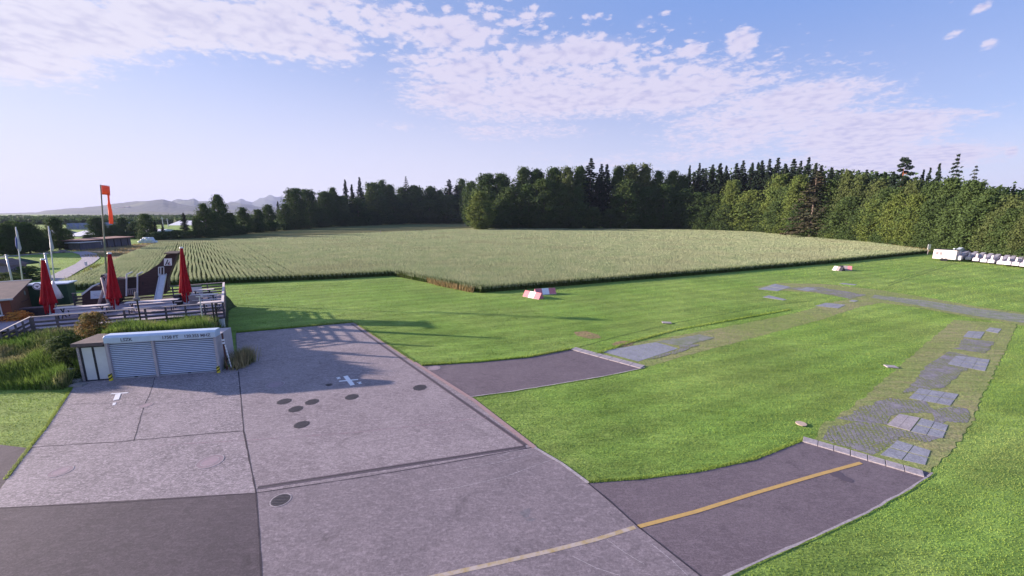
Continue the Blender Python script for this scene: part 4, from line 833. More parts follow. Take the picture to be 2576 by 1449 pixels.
hz = np.array([bank_h(*p) for p in P[k]]); P = P[k]; k2 = hz > 0.03; P = P[k2]; hz = hz[k2]
k3 = (((P-np.array([GA.x, GA.y]))@np.array([U.x, U.y])) < 5.4)
vv, ff = blades(P, hz-0.04, 0.56+0.2*np.sin(P[:, 0]*1.3)*np.sin(P[:, 1]*1.7), 0.045, 0.55, rg)
tag(place('tall_grass', npmesh('tall_grass', vv, ff, m_tall)), kind='stuff')
# reeds by the garage corner
m_reed = M('reeds', (0.36, 0.29, 0.16), (0.20, 0.20, 0.09), 1.2, rough=0.9, island=0.35, trans=0.3)
c = gp(5.95, 0.9, 0); P = np.c_[c.x+rg.normal(size=900)*0.17, c.y+rg.normal(size=900)*0.34]; vv, ff = blades(P, 0.0, 0.95, 0.05, 0.55, rg); o = tag(place('ornamental_grass', npmesh('ornamental_grass', vv, ff, m_reed)), 'straw-coloured clump of reeds behind the low red-brown box', 'plant')
tt = rg.random(2600)*6.5; P = np.c_[-16.5-0.70*tt-rg.random(2600)*0.9, 21.7+tt]; vv, ff = blades(P, 0.0, 0.75, 0.07, 0.5, rg); tag(place('undergrowth', npmesh('undergrowth', vv, ff, m_stalk)), kind='stuff')
# stepping stones beside the shed
for i, (px, py, z) in enumerate([(196,968,.06),(186,955,.18),(176,943,.32),(170,931,.46),(160,918,.60),(150,905,.76),(142,893,.92),(128,878,1.05)]):
    rn = random.Random(i); p = G(px, py, z); m = MB(); ph = rn.uniform(0, 6); r = rn.uniform(0.26, 0.36); n = 9
    m.rings([[p+Vector((cos(2*pi*k/n+ph)*r*f*(1+0.2*sin(3*k+ph)), sin(2*pi*k/n+ph)*r*f*0.75*(1+0.2*sin(3*k+ph)), zz)) for k in range(n)] for f, zz in ((1.0, -0.25), (1.04, -0.03), (0.9, 0.05))])
    tag(m.build('step_stone', m_stone), '%s rough stone of the steps climbing the bank beside the shed, counted from the bottom' % ORD[i], 'step', 'stone steps beside the shed')
def shrub(name, px, py, z, wd, hh, key, lm, label, seed=0, cat='bush'):
    p = G(px, py, z); r = empty(name, p, label, cat); r.scale = (wd/6.4, wd/6.4, hh/6.0); r.rotation_euler = (0, 0, seed)
    place('trunk', trunk_mesh(key), r); place('foliage', crown_mesh(key, lm), r)
shrub('shrub', 240, 846, 1.5, 1.45, 1.5, 'h0', 'autumn', 'round copper and green bush on the bank behind the shed roof', 1)
shrub('shrub', 48, 812, 1.15, 1.5, 0.85, 'h1', 'orange', 'orange-leaved bush in front of the red hut wall', 2)
shrub('shrub', 176, 925, 0.35, 1.3, 1.15, 'h1', 'pale', 'olive bush beside the dark side wall of the shed', 3)
shrub('shrub', 150, 902, 0.7, 1.1, 0.9, 'h0', 'pale', 'small yellow-green bush at the top of the stone steps', 4)
shrub('shrub', 184, 962, 0.0, 1.0, 0.7, 'h1', 'mid', 'low green bush at the foot of the shed door pillar', 5)
shrub('shrub', 165, 872, 1.15, 1.6, 0.7, 'h1', 'mid', 'low spreading green bush above the steps on the bank', 6)
shrub('shrub', 505, 826, 1.45, 1.7, 0.75, 'h1', 'mid', 'leafy green bush against the deck wall behind the garage roof', 7)
shrub('shrub', 72, 705, 0.0, 3.2, 1.9, 'h0', 'dark', 'dark clipped bush near the left flagpole', 8)
shrub('shrub', 20, 715, 0.0, 2.6, 1.5, 'h1', 'pale', 'straggly olive plant left of the dark clipped bush', 9)
shrub('shrub', 45, 722, 0.0, 2.2, 1.3, 'h0', 'mid', 'green garden plant behind the red hut roof', 10)

# ---------------------------------------------------------------- deck and its fence
dk = empty('deck', (DFL+DBR)/2-Vector((0, 0, zd)), 'raised wooden terrace on a grey wall behind the garage', 'terrace')
e1 = (DFR-DFL).normalized(); e2 = (DBR-DFR).normalized(); LFt = DFL-e1*9; LBk = DBL-e1*9
m = MB(); q = [DFL-e1*0.2, DFR, DBR, LBk, LFt+e2*4.0, DFL-e1*0.2+e2*1.6]; m.prism([p-Vector((0, 0, 0.14)) for p in q], (0, 0, 0.14)); m.build('floor', m_deck, dk)
m = MB(); ins = [DFL+(e1+e2)*0.12, DFR+(-e1+e2)*0.12, DBR+(-e1-e2)*0.12, DBL+(e1-e2)*0.12]; m.prism([Vector((p.x, p.y, 0.0)) for p in ins], (0, 0, zd-0.16)); m.build('wall', m_post, dk)
m = MB(); p = DFR-e1*0.35+e2*0.05; m.box((p.x, p.y, 0.62), (0.6, 0.35, 1.24), atan2(e1.y, e1.x)); m.build('corner_pillar', m_panel, dk)
def fence(a, b, n, label, boards=4, top=1.05, mat=m_rail, bot=-0.12, topmat=None, group='wooden fences round the terrace'):
    a = Vector(a); b = Vector(b); o = empty('fence', (a+b)/2, label, 'fence', group); d = (b-a).normalized(); nn = Vector((-d.y, d.x, 0)).normalized()
    for k in range(n+1):
        p = a.lerp(b, k/n); MB().box(p+Vector((0, 0, (top+bot)/2-0.02)), (0.09, 0.09, top-bot-0.05), atan2(d.y, d.x)).build('post', mat, o)
    for k in range(boards):
        z = bot+0.08+(top-0.16-bot)*k/boards; m = MB(); m.beam(a+Vector((0, 0, z))-nn*0.06, b+Vector((0, 0, z))-nn*0.06, 0.025, 0.13); m.build('rail', mat, o)
    m = MB(); m.beam(a+Vector((0, 0, top))-d*0.05, b+Vector((0, 0, top))+d*0.05, 0.16, 0.04); m.build('handrail', topmat or mat, o)
    return o
fence(DFL, DFR, 9, 'long grey board fence along the front edge of the terrace, above the grass bank', topmat=m_wood)
fence(DFR, DBR, 6, 'board fence on the right-hand side of the terrace, next to the lawn', topmat=m_woodl)
fence(DBR, DBL, 8, 'board fence along the back edge of the terrace towards the field', topmat=m_wood)
a = V(75, 797, DFL, DFL-e1); lo = G(0, 836, 1.75)
fence(DFL-e1*0.1, Vector((lo.x, lo.y, 0.75)), 4, 'board fence sloping down the bank at the left edge', topmat=m_woodl)

def umbrella(px, py, toppy, w_, label, seed, lean=0.0):
    w_ *= 0.68
    b = G(px, py, zd); t = PY(px, toppy, b.y); hh = t.z-zd; rn = random.Random(seed); o = empty('parasol', b, label, 'parasol', 'closed red parasols on the terrace'); o.rotation_euler = (0, lean, 0)
    MB().tube(b+Vector((0, 0, 0.05)), b+Vector((0, 0, hh)), 0.045, 0.04, 10).build('pole', m_panel, o); MB().box(b+Vector((0, 0, 0.03)), (0.75, 0.75, 0.06), 0.4).build('base', m_stone, o, bevel=0.01)
    n = 48; rings = []; lo = hh*0.235
    for z, r, am in ((hh-0.02, 0.08, 0.0), (hh-0.1, 0.13, 0.1), (hh*0.88, 0.17, 0.2), (hh*0.7, 0.24, 0.26), (hh*0.52, 0.32, 0.28), (hh*0.36, 0.42, 0.3), (lo+0.12, 0.49, 0.32), (lo, 0.50, 0.34)):
        rings.append([b+Vector(((r*w_)*(1+am*cos(8*2*pi*k/n+0.6*sin(z*2+seed)))*cos(2*pi*k/n), (r*w_)*(1+am*cos(8*2*pi*k/n+0.6*sin(z*2+seed)))*sin(2*pi*k/n), z+(0.05*sin(3*k) if z <= lo+0.01 else 0))) for k in range(n)])
    m = MB(); m.rings(rings, cap=True); m.build('canopy', m_red_c, o, smooth=True)
    m = MB()
    for k in range(6):
        an = k*1.05+seed; r = 0.3*w_; p = b+Vector((cos(an)*r, sin(an)*r, lo+0.1)); q = b+Vector((cos(an)*r*0.95, sin(an)*r*0.95, lo*rn.uniform(0.15, 0.5))); m.tube(p, q, 0.13*w_, 0.06*w_, 7)
    m.build('valance', m_red_c, o, smooth=True); MB().tube(b+Vector((0, 0, hh-0.06)), b+Vector((0, 0, hh+0.03)), 0.14, 0.11, 12).build('cap', m_panel, o)
umbrella(127, 797, 651, 1.0, 'closed red parasol next to the red hut', 1, radians(5)); umbrella(291, 783, 636, 1.0, 'closed red parasol in front of the wooden plane, between its nose and wing', 2, radians(4.5)); umbrella(470, 769, 622, 0.96, 'closed red parasol right of the slide and the wooden tail', 3, radians(3.5))

def table(px, py, L, label, rz=None):
    c = G(px, py, zd); o = empty('picnic_table', c, label, 'table', 'beer tables with benches on the terrace'); an = atan2(e1.y, e1.x) if rz is None else rz; u = Vector((cos(an), sin(an), 0)); n = Vector((-u.y, u.x, 0))
    MB().box(c+Vector((0, 0, 0.76)), (L, 0.55, 0.04), an).build('table_top', m_woodl, o, bevel=0.008)
    for s in (-1, 1): MB().box(c+n*s*0.62+Vector((0, 0, 0.46)), (L, 0.26, 0.035), an).build('bench', m_woodl, o, bevel=0.006)
    for s in (-1, 1):
        m = MB(); p = c+u*s*(L/2-0.35); m.beam(p-n*0.25, p+n*0.22+Vector((0, 0, 0.74)), 0.05, 0.05); m.beam(p+n*0.25, p-n*0.22+Vector((0, 0, 0.74)), 0.05, 0.05)
        for t_ in (-1, 1): m.beam(p+n*t_*0.62, p+n*t_*0.62+Vector((0, 0, 0.44)), 0.05, 0.05)
        m.build('leg', m_dark, o)
table(212, 796, 2.8, 'long table with benches between the left and middle parasols'); table(388, 781, 3.2, 'long table with benches in front of the slide'); table(512, 750, 1.7, 'table with benches at the back right corner of the terrace', None)
table(522, 764, 1.6, 'table with benches in the middle of the right side of the terrace'); table(532, 784, 1.5, 'table with benches nearest the front right corner of the terrace')

# ---------------------------------------------------------------- wooden aeroplane to climb on
PA = Vector((-34.3, 30.9, 0)); PB = PA+e1*0+Vector((0.857, 0.515, 0))*5
pn = Vector((-0.515, 0.857, 0)); TH = 1.5
def sil(pts): return [V(x, y, PA, PB) for x, y in pts]
pl = empty('climbing_plane', sil([(320, 752)])[0]+pn*0.7, 'dark brown wooden aeroplane to play in, with a raised tail and a slide', 'play structure')
m = MB(); m.prism(sil([(207.5,773),(206,743),(215,735),(224,728.5),(237,720),(250,719.6),(285,716),(285,775)]), pn*TH); m.build('nose', m_brown2, pl)
m = MB(); m.prism(sil([(250,719),(252,700),(254,691.8),(272,691.8),(276,704),(285,716)]), pn*TH*0.8); m.build('cockpit', m_dark, pl)
m = MB(); m.prism(sil([(285,775),(285,702.5),(318,703),(318,745.5),(300,746),(300,760)]), pn*TH); m.build('fuselage', m_brown2, pl)
m = MB(); m.prism([p-pn*0.04 for p in sil([(321,742),(321,698),(345,696),(345,742)])], pn*0.2); m.build('cabin_opening', m_blk, pl)
m = MB(); m.prism(sil([(320.5,745.5),(320.5,703),(345,700),(345,744)]), pn*TH); m.build('cabin', m_brown, pl)
m = MB(); m.prism(sil([(347,743.5),(347,695.5),(375.7,680.5),(401.6,662.5),(419,639.8),(446.3,639),(440,655),(425,691.9),(421,702),(420.4,735),(392,739),(375.7,741)]), pn*TH*0.9); m.build('tail', m_brown2, pl)
m = MB(); q = sil([(416,637.5),(449,637.5)]); m.hexa([q[0]-pn*0.6, q[1]-pn*0.6, q[1]+pn*1.9, q[0]+pn*1.9], [p+Vector((0, 0, 0.06)) for p in (q[0]-pn*0.6, q[1]-pn*0.6, q[1]+pn*1.9, q[0]+pn*1.9)]); m.build('tail_plane', m_brown, pl)
for x in (319, 346.5):
    q = sil([(x, 744), (x, 690)]); m = MB(); m.tube(q[0]-pn*0.1, q[1]-pn*0.1, 0.055, 0.05, 8); m.tube(q[1]-pn*0.1, q[1]+pn*1.5, 0.05, 0.05, 8); m.build('wing_strut', m_panel, pl)
m = MB(); q = sil([(235, 721), (207, 743)]); m.hexa([q[1]-pn*0.06, q[0]-pn*0.06, q[0]+pn*1.56, q[1]+pn*1.56], [p+Vector((-.06, -.03, 0.10)) for p in (q[1]-pn*0.06, q[0]-pn*0.06, q[0]+pn*1.56, q[1]+pn*1.56)]); m.build('windscreen', m_panel, pl)
q = sil([(358, 716), (361.5, 716), (361.5, 709), (358, 709)]); MB().prism([p-pn*0.02 for p in q], pn*0.015).build('porthole', m_blk, pl)
# rails under the cabin opening
q = sil([(321, 742), (345, 740)]); m = MB()
for k in range(6): p = q[0].lerp(q[1], k/5)-pn*0.1; m.beam(p, p+Vector((0, 0, 0.5)), 0.05, 0.05)
m.beam(q[0]-pn*0.1+Vector((0, 0, .5)), q[1]-pn*0.1+Vector((0, 0, .5)), 0.05, 0.05); m.build('railing', m_wood, pl)
# the slide
top_ = sil([(411, 691)])[0]-pn*0.02; bot_ = G(396.5, 764, zd+0.12); dd = (bot_-top_); sdv = Vector((0.85, 0.5, 0)); m = MB()
m.hexa([top_-sdv*0.2, top_+sdv*0.2, bot_+sdv*0.2, bot_-sdv*0.2], [p+Vector((0, 0, .03)) for p in (top_-sdv*0.2, top_+sdv*0.2, bot_+sdv*0.2, bot_-sdv*0.2)]); sld = m.build('slide', m_slide, pl)
for s in (-1, 1): m = MB(); m.beam(top_+sdv*s*0.22+Vector((0, 0, .07)), bot_+sdv*s*0.22+Vector((0, 0, .07)), 0.04, 0.15); m.build('slide_side', m_slide, sld)
for x in (399.5, 405, 412.5): q = sil([(x, 693), (x, 672)]); MB().tube(q[0]-pn*0.08, q[1]-pn*0.08, 0.035, 0.035, 8).build('handrail', m_panel, pl)
q = sil([(399.5, 672), (412.5, 671)]); MB().tube(q[0]-pn*0.08, q[1]-pn*0.08, 0.035, 0.035, 8).build('handrail', m_panel, pl)
# emblem sign on the tail
sg = sil([(412.8, 668.3), (432.5, 667.5), (432.5, 649.6), (412.8, 650.4)]); so_ = empty('emblem_sign', (sg[0]+sg[2])/2-pn*0.04, 'square white sign with slanted black bars and a red wedge on the wooden tail', 'sign')
MB().prism([p-pn*0.05 for p in sg], pn*0.04).build('board', m_white, so_)
def onsign(pts, off): return [sg[3].lerp(sg[2], u).lerp(sg[0].lerp(sg[1], u), v)-pn*off for u, v in pts]
MB().prism(onsign([(0.44,.14),(0.55,.24),(0.27,.94),(0.12,.94)], .057), pn*0.006).prism(onsign([(0.68,.40),(0.73,.52),(0.56,.93),(0.44,.93),(0.52,.72),(0.34,.66),(0.37,.60),(0.58,.62)], .057), pn*0.006).build('emblem', m_blk, so_)
MB().prism(onsign([(0.75,.62),(0.86,.92),(0.60,.92)], .057), pn*0.006).build('emblem_wedge', m_rmk, so_)
bn = sil([(228.5, 752), (264, 749), (262.5, 730), (228, 732)]); bo = empty('banner_sign', (bn[0]+bn[2])/2-pn*0.04, 'white rectangular notice with faint lines of writing on the plane nose', 'sign')
MB().prism([p-pn*0.05 for p in bn], pn*0.04).build('board', m_trlb, bo)
m = MB()
for v, a_, b_ in ((.40, .2, .85), (.58, .25, .80), (.72, .45, .9)): p = [bn[3].lerp(bn[2], u).lerp(bn[0].lerp(bn[1], u), vv)-pn*0.056 for u, vv in ((a_, v), (b_, v), (b_, v+.05), (a_, v+.05))]; m.prism(p, pn*0.005)
m.build('writing', M('faint_ink', (0.35, 0.40, 0.5), None), bo)
# crossed log frame
lg = empty('log_trestle', G(262, 782, zd), 'crossed grey log trestle standing in front of the plane nose', 'log frame')
def logp(px, py, dpt): return PY(px, py, dpt)
for i, (a_, b_) in enumerate((((255.5,699,30.3),(278,782,29.0)),((270.5,697,30.6),(245.5,776,29.4)))): MB().tube(logp(*b_), logp(*a_), 0.10, 0.085, 9).build('log', m_wood, lg, smooth=True)
MB().tube(logp(262,696,30.4), logp(285,690,31.8), 0.08, 0.08, 8).build('cross_log', m_wood, lg)
# sandwich board, bins and a person-free clutter of the terrace
o = empty('folding_sign', G(490, 768, zd), 'pale grey folding board right of the rightmost parasol', 'sign'); q = G(490, 770, zd); MB().box(q+Vector((0, 0, .45)), (0.62, 0.05, 0.9), 0.3, R=Matrix.Rotation(0.3, 3, 'Z')@Matrix.Rotation(0.2, 3, 'X')).build('board', m_wood, o); MB().box(q+Vector((0.02, .2, .43)), (0.6, 0.04, 0.86), 0.3, R=Matrix.Rotation(0.3, 3, 'Z')@Matrix.Rotation(-0.2, 3, 'X')).build('support', m_wood, o)
q = G(452, 768, zd); o = empty('waste_bin', q, 'dark round bin left of the rightmost parasol', 'bin'); MB().tube(q, q+Vector((0, 0, .85)), .24, .30, 16).build('body', m_dark, o, smooth=False, bevel=0.01); MB().tube(q+Vector((0, 0, .85)), q+Vector((0, 0, .9)), .32, .28, 16).build('lid', m_blk, o)
q = G(497, 745, zd); o = empty('drinks_cooler', q, 'small green and white cabinet behind the rightmost parasol', 'cabinet'); MB().box(q+Vector((0, 0, .45)), (.75, .5, .9), .5).build('body', m_panel, o, bevel=.02); MB().box(q+Vector((0, 0, .95)), (.8, .55, .12), .5).build('lid', m_gp, o, bevel=.02)

# ---------------------------------------------------------------- hut at the left edge, sign, green panels
hz_ = 1.1
hc = G(37.5, 815, hz_); hg = G(84, 779, hz_); ha = (hg-hc).normalized(); hb = Vector((-ha.y, ha.x, 0)); hb = hb if hb.x < 0 else -hb     # hb runs to the left along the front
hl = 5.0; dp = (hg-hc).length; ze = PY(37.5, 752, hc.y).z; zr = PY(84, 708, hg.y).z
hut = empty('hut', hc+hb*2.5+ha*2-Vector((0, 0, 0)), 'red-brown wooden hut with a sloping grey roof at the left edge', 'hut')
A_ = hc; B_ = hc+hb*hl; C_ = hg+hb*hl; D_ = hg
def z_(p, z): return Vector((p.x, p.y, z))
MB().hexa([z_(A_, 0.6), z_(B_, 0.6), z_(C_, 0.6), z_(D_, 0.6)], [z_(A_, ze-.05), z_(B_, ze-.05), z_(C_, zr-.05), z_(D_, zr-.05)]).build('wall', m_red, hut)
gq = -hb*0.03; MB().prism([z_(A_, 0.8)+gq*0.2, z_(D_, 0.8)+gq*0.2, z_(D_, zr-.06)+gq*0.2, z_(A_, ze-.06)+gq*0.2], gq).build('gable', m_gable, hut)
ov = 0.22; r1 = [z_(A_-ha*ov-hb*ov, ze-.03), z_(B_-ha*ov, ze-.03), z_(C_+ha*ov, zr+.02), z_(D_+ha*ov-hb*ov, zr+.02)]; MB().hexa(r1, [p+Vector((0, 0, .08)) for p in r1]).build('roof', m_roof, hut)
MB().beam(z_(A_-ha*(ov+.03)-hb*ov, ze+.0), z_(B_-ha*(ov+.03), ze+.0), .06, .12).build('gutter', m_metal, hut); MB().beam(z_(D_+ha*(ov+.02)-hb*ov, zr+.1), z_(C_+ha*(ov+.02), zr+.1), .14, .04).build('ridge_board', m_panel, hut)
wc = hc+hb*0.95-ha*0.03; w0 = MB(); [w0.beam(wc+hb*a1+Vector((0, 0, z1)), wc+hb*a2+Vector((0, 0, z2)), .05, .05) for a1, z1, a2, z2 in ((-.5, .75, .5, .75), (-.5, 1.55, .5, 1.55), (-.5, .75, -.5, 1.55), (.5, .75, .5, 1.55), (0, .75, 0, 1.55))]; wf = w0.build('window', m_panel, hut)
MB().prism([wc+hb*a1+Vector((0, 0, z1))-ha*.01 for a1, z1 in ((-.48, .77), (.48, .77), (.48, 1.53), (-.48, 1.53))], ha*.02).build('pane', m_glass, wf); MB().beam(wc+hb*-.6+Vector((0, 0, .7))-ha*.08, wc+hb*.6+Vector((0, 0, .7))-ha*.08, .2, .04).build('sill', m_white, wf)
def disc(c, n, r, th, seg=24):
    c = Vector(c); n = Vector(n).normalized(); return MB().tube(c, c+n*th, r, r, seg)
p = V(60, 737, hc, hg); disc(p-hb*0.03, -hb, 0.17, 0.03).build('wall_plate', M('verdigris', (0.12, 0.2, 0.18), (0.2, 0.26, 0.24), 8), hut)
MB().beam(V(52, 760, hc, hg)-hb*.05, V(68, 752, hc, hg)-hb*.05, .08, .05).build('shelf', m_brown, hut)
q = G(96, 794, zd); pb = empty('dark_planter', q, 'long black planter box beside the left parasol foot', 'planter'); MB().box(q+Vector((0, 0, .3)), (1.5, .5, .6), atan2(e1.y, e1.x)).build('body', m_dark, pb, bevel=.02); MB().box(q+Vector((0, 0, .62)), (1.55, .55, .04), atan2(e1.y, e1.x)).build('rim', m_rail, pb)
gpn = PY(146, 767, 33.5); cb = G(147, 767, zd); cab = empty('green_cabin', cb, 'dark green cabin with a pale flat roof behind the left parasol', 'cabin')
MB().box(cb+Vector((-.6, .3, .85)), (2.3, 1.2, 1.7), .45).build('wall', m_gp, cab); MB().box(cb+Vector((-.6, .3, 1.75)), (2.6, 1.5, .09), .45).build('roof', m_head, cab); MB().box(cb+Vector((-1.4, -.6, .8)), (.9, .04, 1.4), .45).build('hatch', m_dark, cab)
rs = PY(94.5, 720, 29.6); o = empty('round_sign', rs, 'round white sign with a dark ring and mountain emblem beside the hut', 'sign'); nv = Vector((.35, -1, .1)).normalized(); disc(rs, nv, .27, .05, 32).build('disc', m_white, o)
rr = MB(); x_ = Vector((1, .35, 0)).normalized(); y_ = nv.cross(x_)
for k in range(28):
    a1, a2 = 2*pi*k/28, 2*pi*(k+1)/28; rr.poly([rs+nv*.056+(x_*cos(a1)+y_*sin(a1))*.25, rs+nv*.056+(x_*cos(a2)+y_*sin(a2))*.25, rs+nv*.056+(x_*cos(a2)+y_*sin(a2))*.20, rs+nv*.056+(x_*cos(a1)+y_*sin(a1))*.20])
rr.build('ring', m_letters, o); MB().prism([rs+nv*.055+x_*a1+y_*b1 for a1, b1 in ((-.15, .06), (0, -.12), (.15, .06), (.05, .0), (0, .05), (-.05, .0))], nv*.004).build('emblem', m_letters, o)
MB().tube(Vector((rs.x, rs.y+.08, zd)), Vector((rs.x, rs.y+.08, rs.z+.2)), .04, .04, 8).build('pole', m_dark, o)
# pale folded cloth tent beside the left parasol
b_ = G(142, 775, zd); t_ = PY(133, 706, b_.y); n = 20; m = MB(); m.rings([[b_.lerp(Vector((t_.x, t_.y, t_.z)), f)+Vector((cos(2*pi*k/n)*r*(1+.2*cos(5*2*pi*k/n)), sin(2*pi*k/n)*r*(1+.2*cos(5*2*pi*k/n)), 0)) for k in range(n)] for f, r in ((0.35, .42), (.6, .28), (.85, .12), (1, .04))])
o = empty('folded_awning', b_, 'pale grey folded cloth awning leaning behind the left parasol', 'awning'); m.build('cloth', m_panel, o, smooth=True); MB().tube(b_, t_, .03, .03, 8).build('pole', m_metal, o)

# ---------------------------------------------------------------- poles
def pole(name, px, py, toppy, Y, r, mat, label, cat, z0=0.0, group=None, lean=0.0):
    b = PY(px, py, Y); b.z = z0; t = PY(px-(0 if z0 else 0), toppy, Y); o = empty(name, b, label, cat, group); o.rotation_euler = (0, lean, 0); MB().tube(b, Vector((b.x, b.y, t.z)), r, r*.7, 10).build('pole', mat, o, smooth=True); return o, b, t.z
for px, top, Y, lab in ((51, 570, 41.8, 'white flagpole with a furled blue and white flag, nearest the left edge'), (131, 568, 41.0, 'white flagpole with a furled white flag, second from the left edge')):
    o, b, tz = pole('flagpole', px, 700, top, Y, .06, m_panel, lab, 'flagpole', group='flagpoles behind the hut', lean=radians(6))
    m = MB(); n = 12; rng_ = random.Random(px); L = 2.4; rr_ = []
    for f, r in ((0, .03), (.15, .07), (.4, .09), (.65, .13), (.85, .16), (.95, .10), (1, .04)): rr_.append([Vector((b.x+.07*(f > .1)+.04*f+cos(2*pi*k/n)*r*(1+.35*cos(3*2*pi*k/n+f*5)), b.y+sin(2*pi*k/n)*r*.6, tz-.15-f*L)) for k in range(n)])
    m.rings(rr_); fl_ = m.build('flag', M('flag_cloth', (.62, .64, .70), (.50, .52, .62), 2, trans=.3), o, smooth=True)
    if px < 100: MB().rings([[Vector((b.x-.06+cos(2*pi*k/8)*r, b.y-.05+sin(2*pi*k/8)*r*.6, tz-.15-f*L)) for k in range(8)] for f, r in ((.35, .03), (.5, .1), (.75, .12), (.9, .04))]).build('blue_cloth', M('blue_cloth', (.05, .08, .30), (.08, .12, .36), 4), fl_, smooth=True)
# windsock
o, b, tz = pole('windsock', 262, 700, 462.5, 40.0, .075, M('windsock_pole', (.20, .21, .14), (.26, .26, .2), 3), 'orange windsock hanging limp from a tall pole', 'windsock', lean=radians(7))
dw = .56; hw = .88; AX = Vector((.70, .714, 0)); SX = Vector((-.714, .70, 0)); pt_ = Vector((b.x, b.y, tz)); n = 20
m = MB(); m.rings([[pt_+AX*(.06+f*dw)+SX*(cos(2*pi*k/n)*r_)+Vector((0, 0, -.47+sin(2*pi*k/n)*hw/2*r_/.45)) for k in range(n)] for f, r_ in ((0, .45), (.5, .445), (1, .40))], cap=True); m.build('sock_mouth', m_or, o, smooth=False)
m = MB(); m.rings([[pt_+AX*(dw-.08+f*.10+cos(2*pi*k/12)*r*(1+.25*cos(3*2*pi*k/12+f*9)))+SX*(sin(2*pi*k/12)*r)+Vector((0, 0, -.8-f*2.95)) for k in range(12)] for f, r in ((0, .10), (.1, .07), (.3, .08), (.38, .12), (.6, .135), (.85, .15), (1, .14))], cap=True); m.build('sock_tail', m_or, o, smooth=True)
m = MB(); [m.beam(pt_+AX*.02+Vector((0, 0, -.47+s*hw/2)), pt_+AX*(.1+dw)+Vector((0, 0, -.47+s*hw/2)), .03, .03) for s in (-1, 1)]; m.build('frame', m_rmk, o)
for px, Y, top, lab in ((126.5, 39, 636, 'grey post just left of the second flagpole'), (29, 43, 640, 'grey post with a cross bar at the left garden')):
    o, b, tz = pole('grey_post', px, 700, top, Y, .1, m_metal, lab, 'post')
    MB().beam(Vector((b.x-.3, b.y, tz-.1)), Vector((b.x+.3, b.y, tz-.1)), .06, .06).build('cross_bar', m_metal, o)
# black pipes standing behind the garage
for (px, top, yy, lab) in ((344, 752, 25.0, 'black pipe with a round lamp head behind the left shutter'), (352, 800, 24.9, 'short black pipe beside the one with the lamp head'), (533, 762, 25.4, 'left one of two black pipes at the right end of the garage roof'), (541, 762, 25.5, 'right one of two black pipes at the right end of the garage roof')):
    t = PY(px, top, yy); bb = Vector((t.x, t.y, 1.1)); o = empty('standpipe', bb, lab, 'pipe', 'black pipes behind the garage'); MB().tube(bb, t, .045, .045, 10).build('pipe', m_blk, o)
    if px == 344: MB().tube(t-Vector((.14, 0, 0)), t+Vector((.14, 0, .02)), .12, .12, 12).build('lamp_head', m_wood, o, bevel=.02); MB().tube(t+Vector((0, 0, .1)), t+Vector((0, 0, .45)), .09, .07, 10).build('shade', m_wood, o)
t = PY(501.5, 746, 25.6); bb = Vector((t.x, t.y, 1.1)); o = empty('thin_pole', bb, 'thin pale grey pole rising through the fence near the right end of the terrace', 'pole'); MB().tube(bb, t, .035, .03, 8).build('shaft', m_metal, o); MB().box(t, (.4, .06, .05), .3).build('arm', m_metal, o)

# ---------------------------------------------------------------- things left of the field
gz = G(56, 676); o = empty('gazebo', gz, 'dark green pop-up gazebo on the lawn beyond the hut', 'gazebo'); W_ = 1.35; zt = PY(56, 648.6, gz.y).z; ze_ = zt-.75
cs = [gz+Vector((a1*W_, b1*W_, ze_)) for a1, b1 in ((-1, -1), (1, -1), (1, 1), (-1, 1))]; ap = Vector((gz.x, gz.y, zt)); m = MB(); [m.poly([cs[i], cs[(i+1) % 4], ap]) for i in range(4)]; [m.poly([cs[i], cs[(i+1) % 4], cs[(i+1) % 4]-Vector((0, 0, .28)), cs[i]-Vector((0, 0, .28))]) for i in range(4)]; m.build('canopy', m_canvas_g, o)
for c in cs: MB().tube(Vector((c.x, c.y, 0)), c, .035, .035, 8).build('leg', m_metal, o)
g2 = G(10, 705); o = empty('garden_shed', g2, 'grey garden shed with a dark roof at the left edge beyond the hut', 'shed'); MB().box(g2+Vector((-.6, .8, 1.0)), (3.2, 2.2, 2.0), .2).build('wall', M('blue_grey_boards', (.16, .14, .2), (.24, .2, .28), 3, stretch=(5, 5, 1)), o)
c = g2+Vector((-.6, .8, 2.0)); R2 = Matrix.Rotation(.2, 3, 'Z'); MB().prism([c+R2@Vector((a1, -1.3, b1)) for a1, b1 in ((-1.9, -.05), (0, .75), (1.9, -.05))], R2@Vector((0, 2.6, 0))).build('roof', m_roof, o)
for px, py, hh, lab in ((246, 690, .6, 'nearer of two white marker stones by the gravel path'), (232, 675, .7, 'farther of two white marker stones by the gravel path'),):
    q = G(px-15, py-6); o = tag(MB().box(q+Vector((0, 0, hh/2)), (.25, .25, hh), .3).build('marker_stone', m_trl, bevel=.03), lab, 'marker stone', 'marker stones by the path')
# barn
ba = G(204, 628); bb = G(331, 618); bu = (bb-ba).normalized(); bnv = Vector((-bu.y, bu.x, 0)); zA = PY(204, 607, ba.y).z; zB = PY(331, 597, bb.y).z; o = empty('barn', (ba+bb)/2, 'long low dark barn with a thin reddish roof beyond the path', 'barn')
m_barn = M('barn_boards', (.09, .085, .11), (.13, .12, .15), 1.2, rough=.9, stretch=(3, 3, .3))
MB().hexa([ba, bb, bb+bnv*4.5, ba+bnv*4.5], [z_(ba, zA), z_(bb, zB), z_(bb+bnv*4.5, zB+.08), z_(ba+bnv*4.5, zA+.08)]).build('wall', m_barn, o)
rr = [z_(ba-bu*1.2-bnv*.6, zA+.02), z_(bb+bu*.6-bnv*.6, zB+.02), z_(bb+bnv*5+bu*.6, zB+.12), z_(ba+bnv*5-bu*1.2, zA+.12)]; MB().hexa(rr, [p+Vector((0, 0, .16)) for p in rr]).build('roof', M('rusty_roof', (.20, .10, .09), (.26, .14, .12), 1, rough=.85), o)
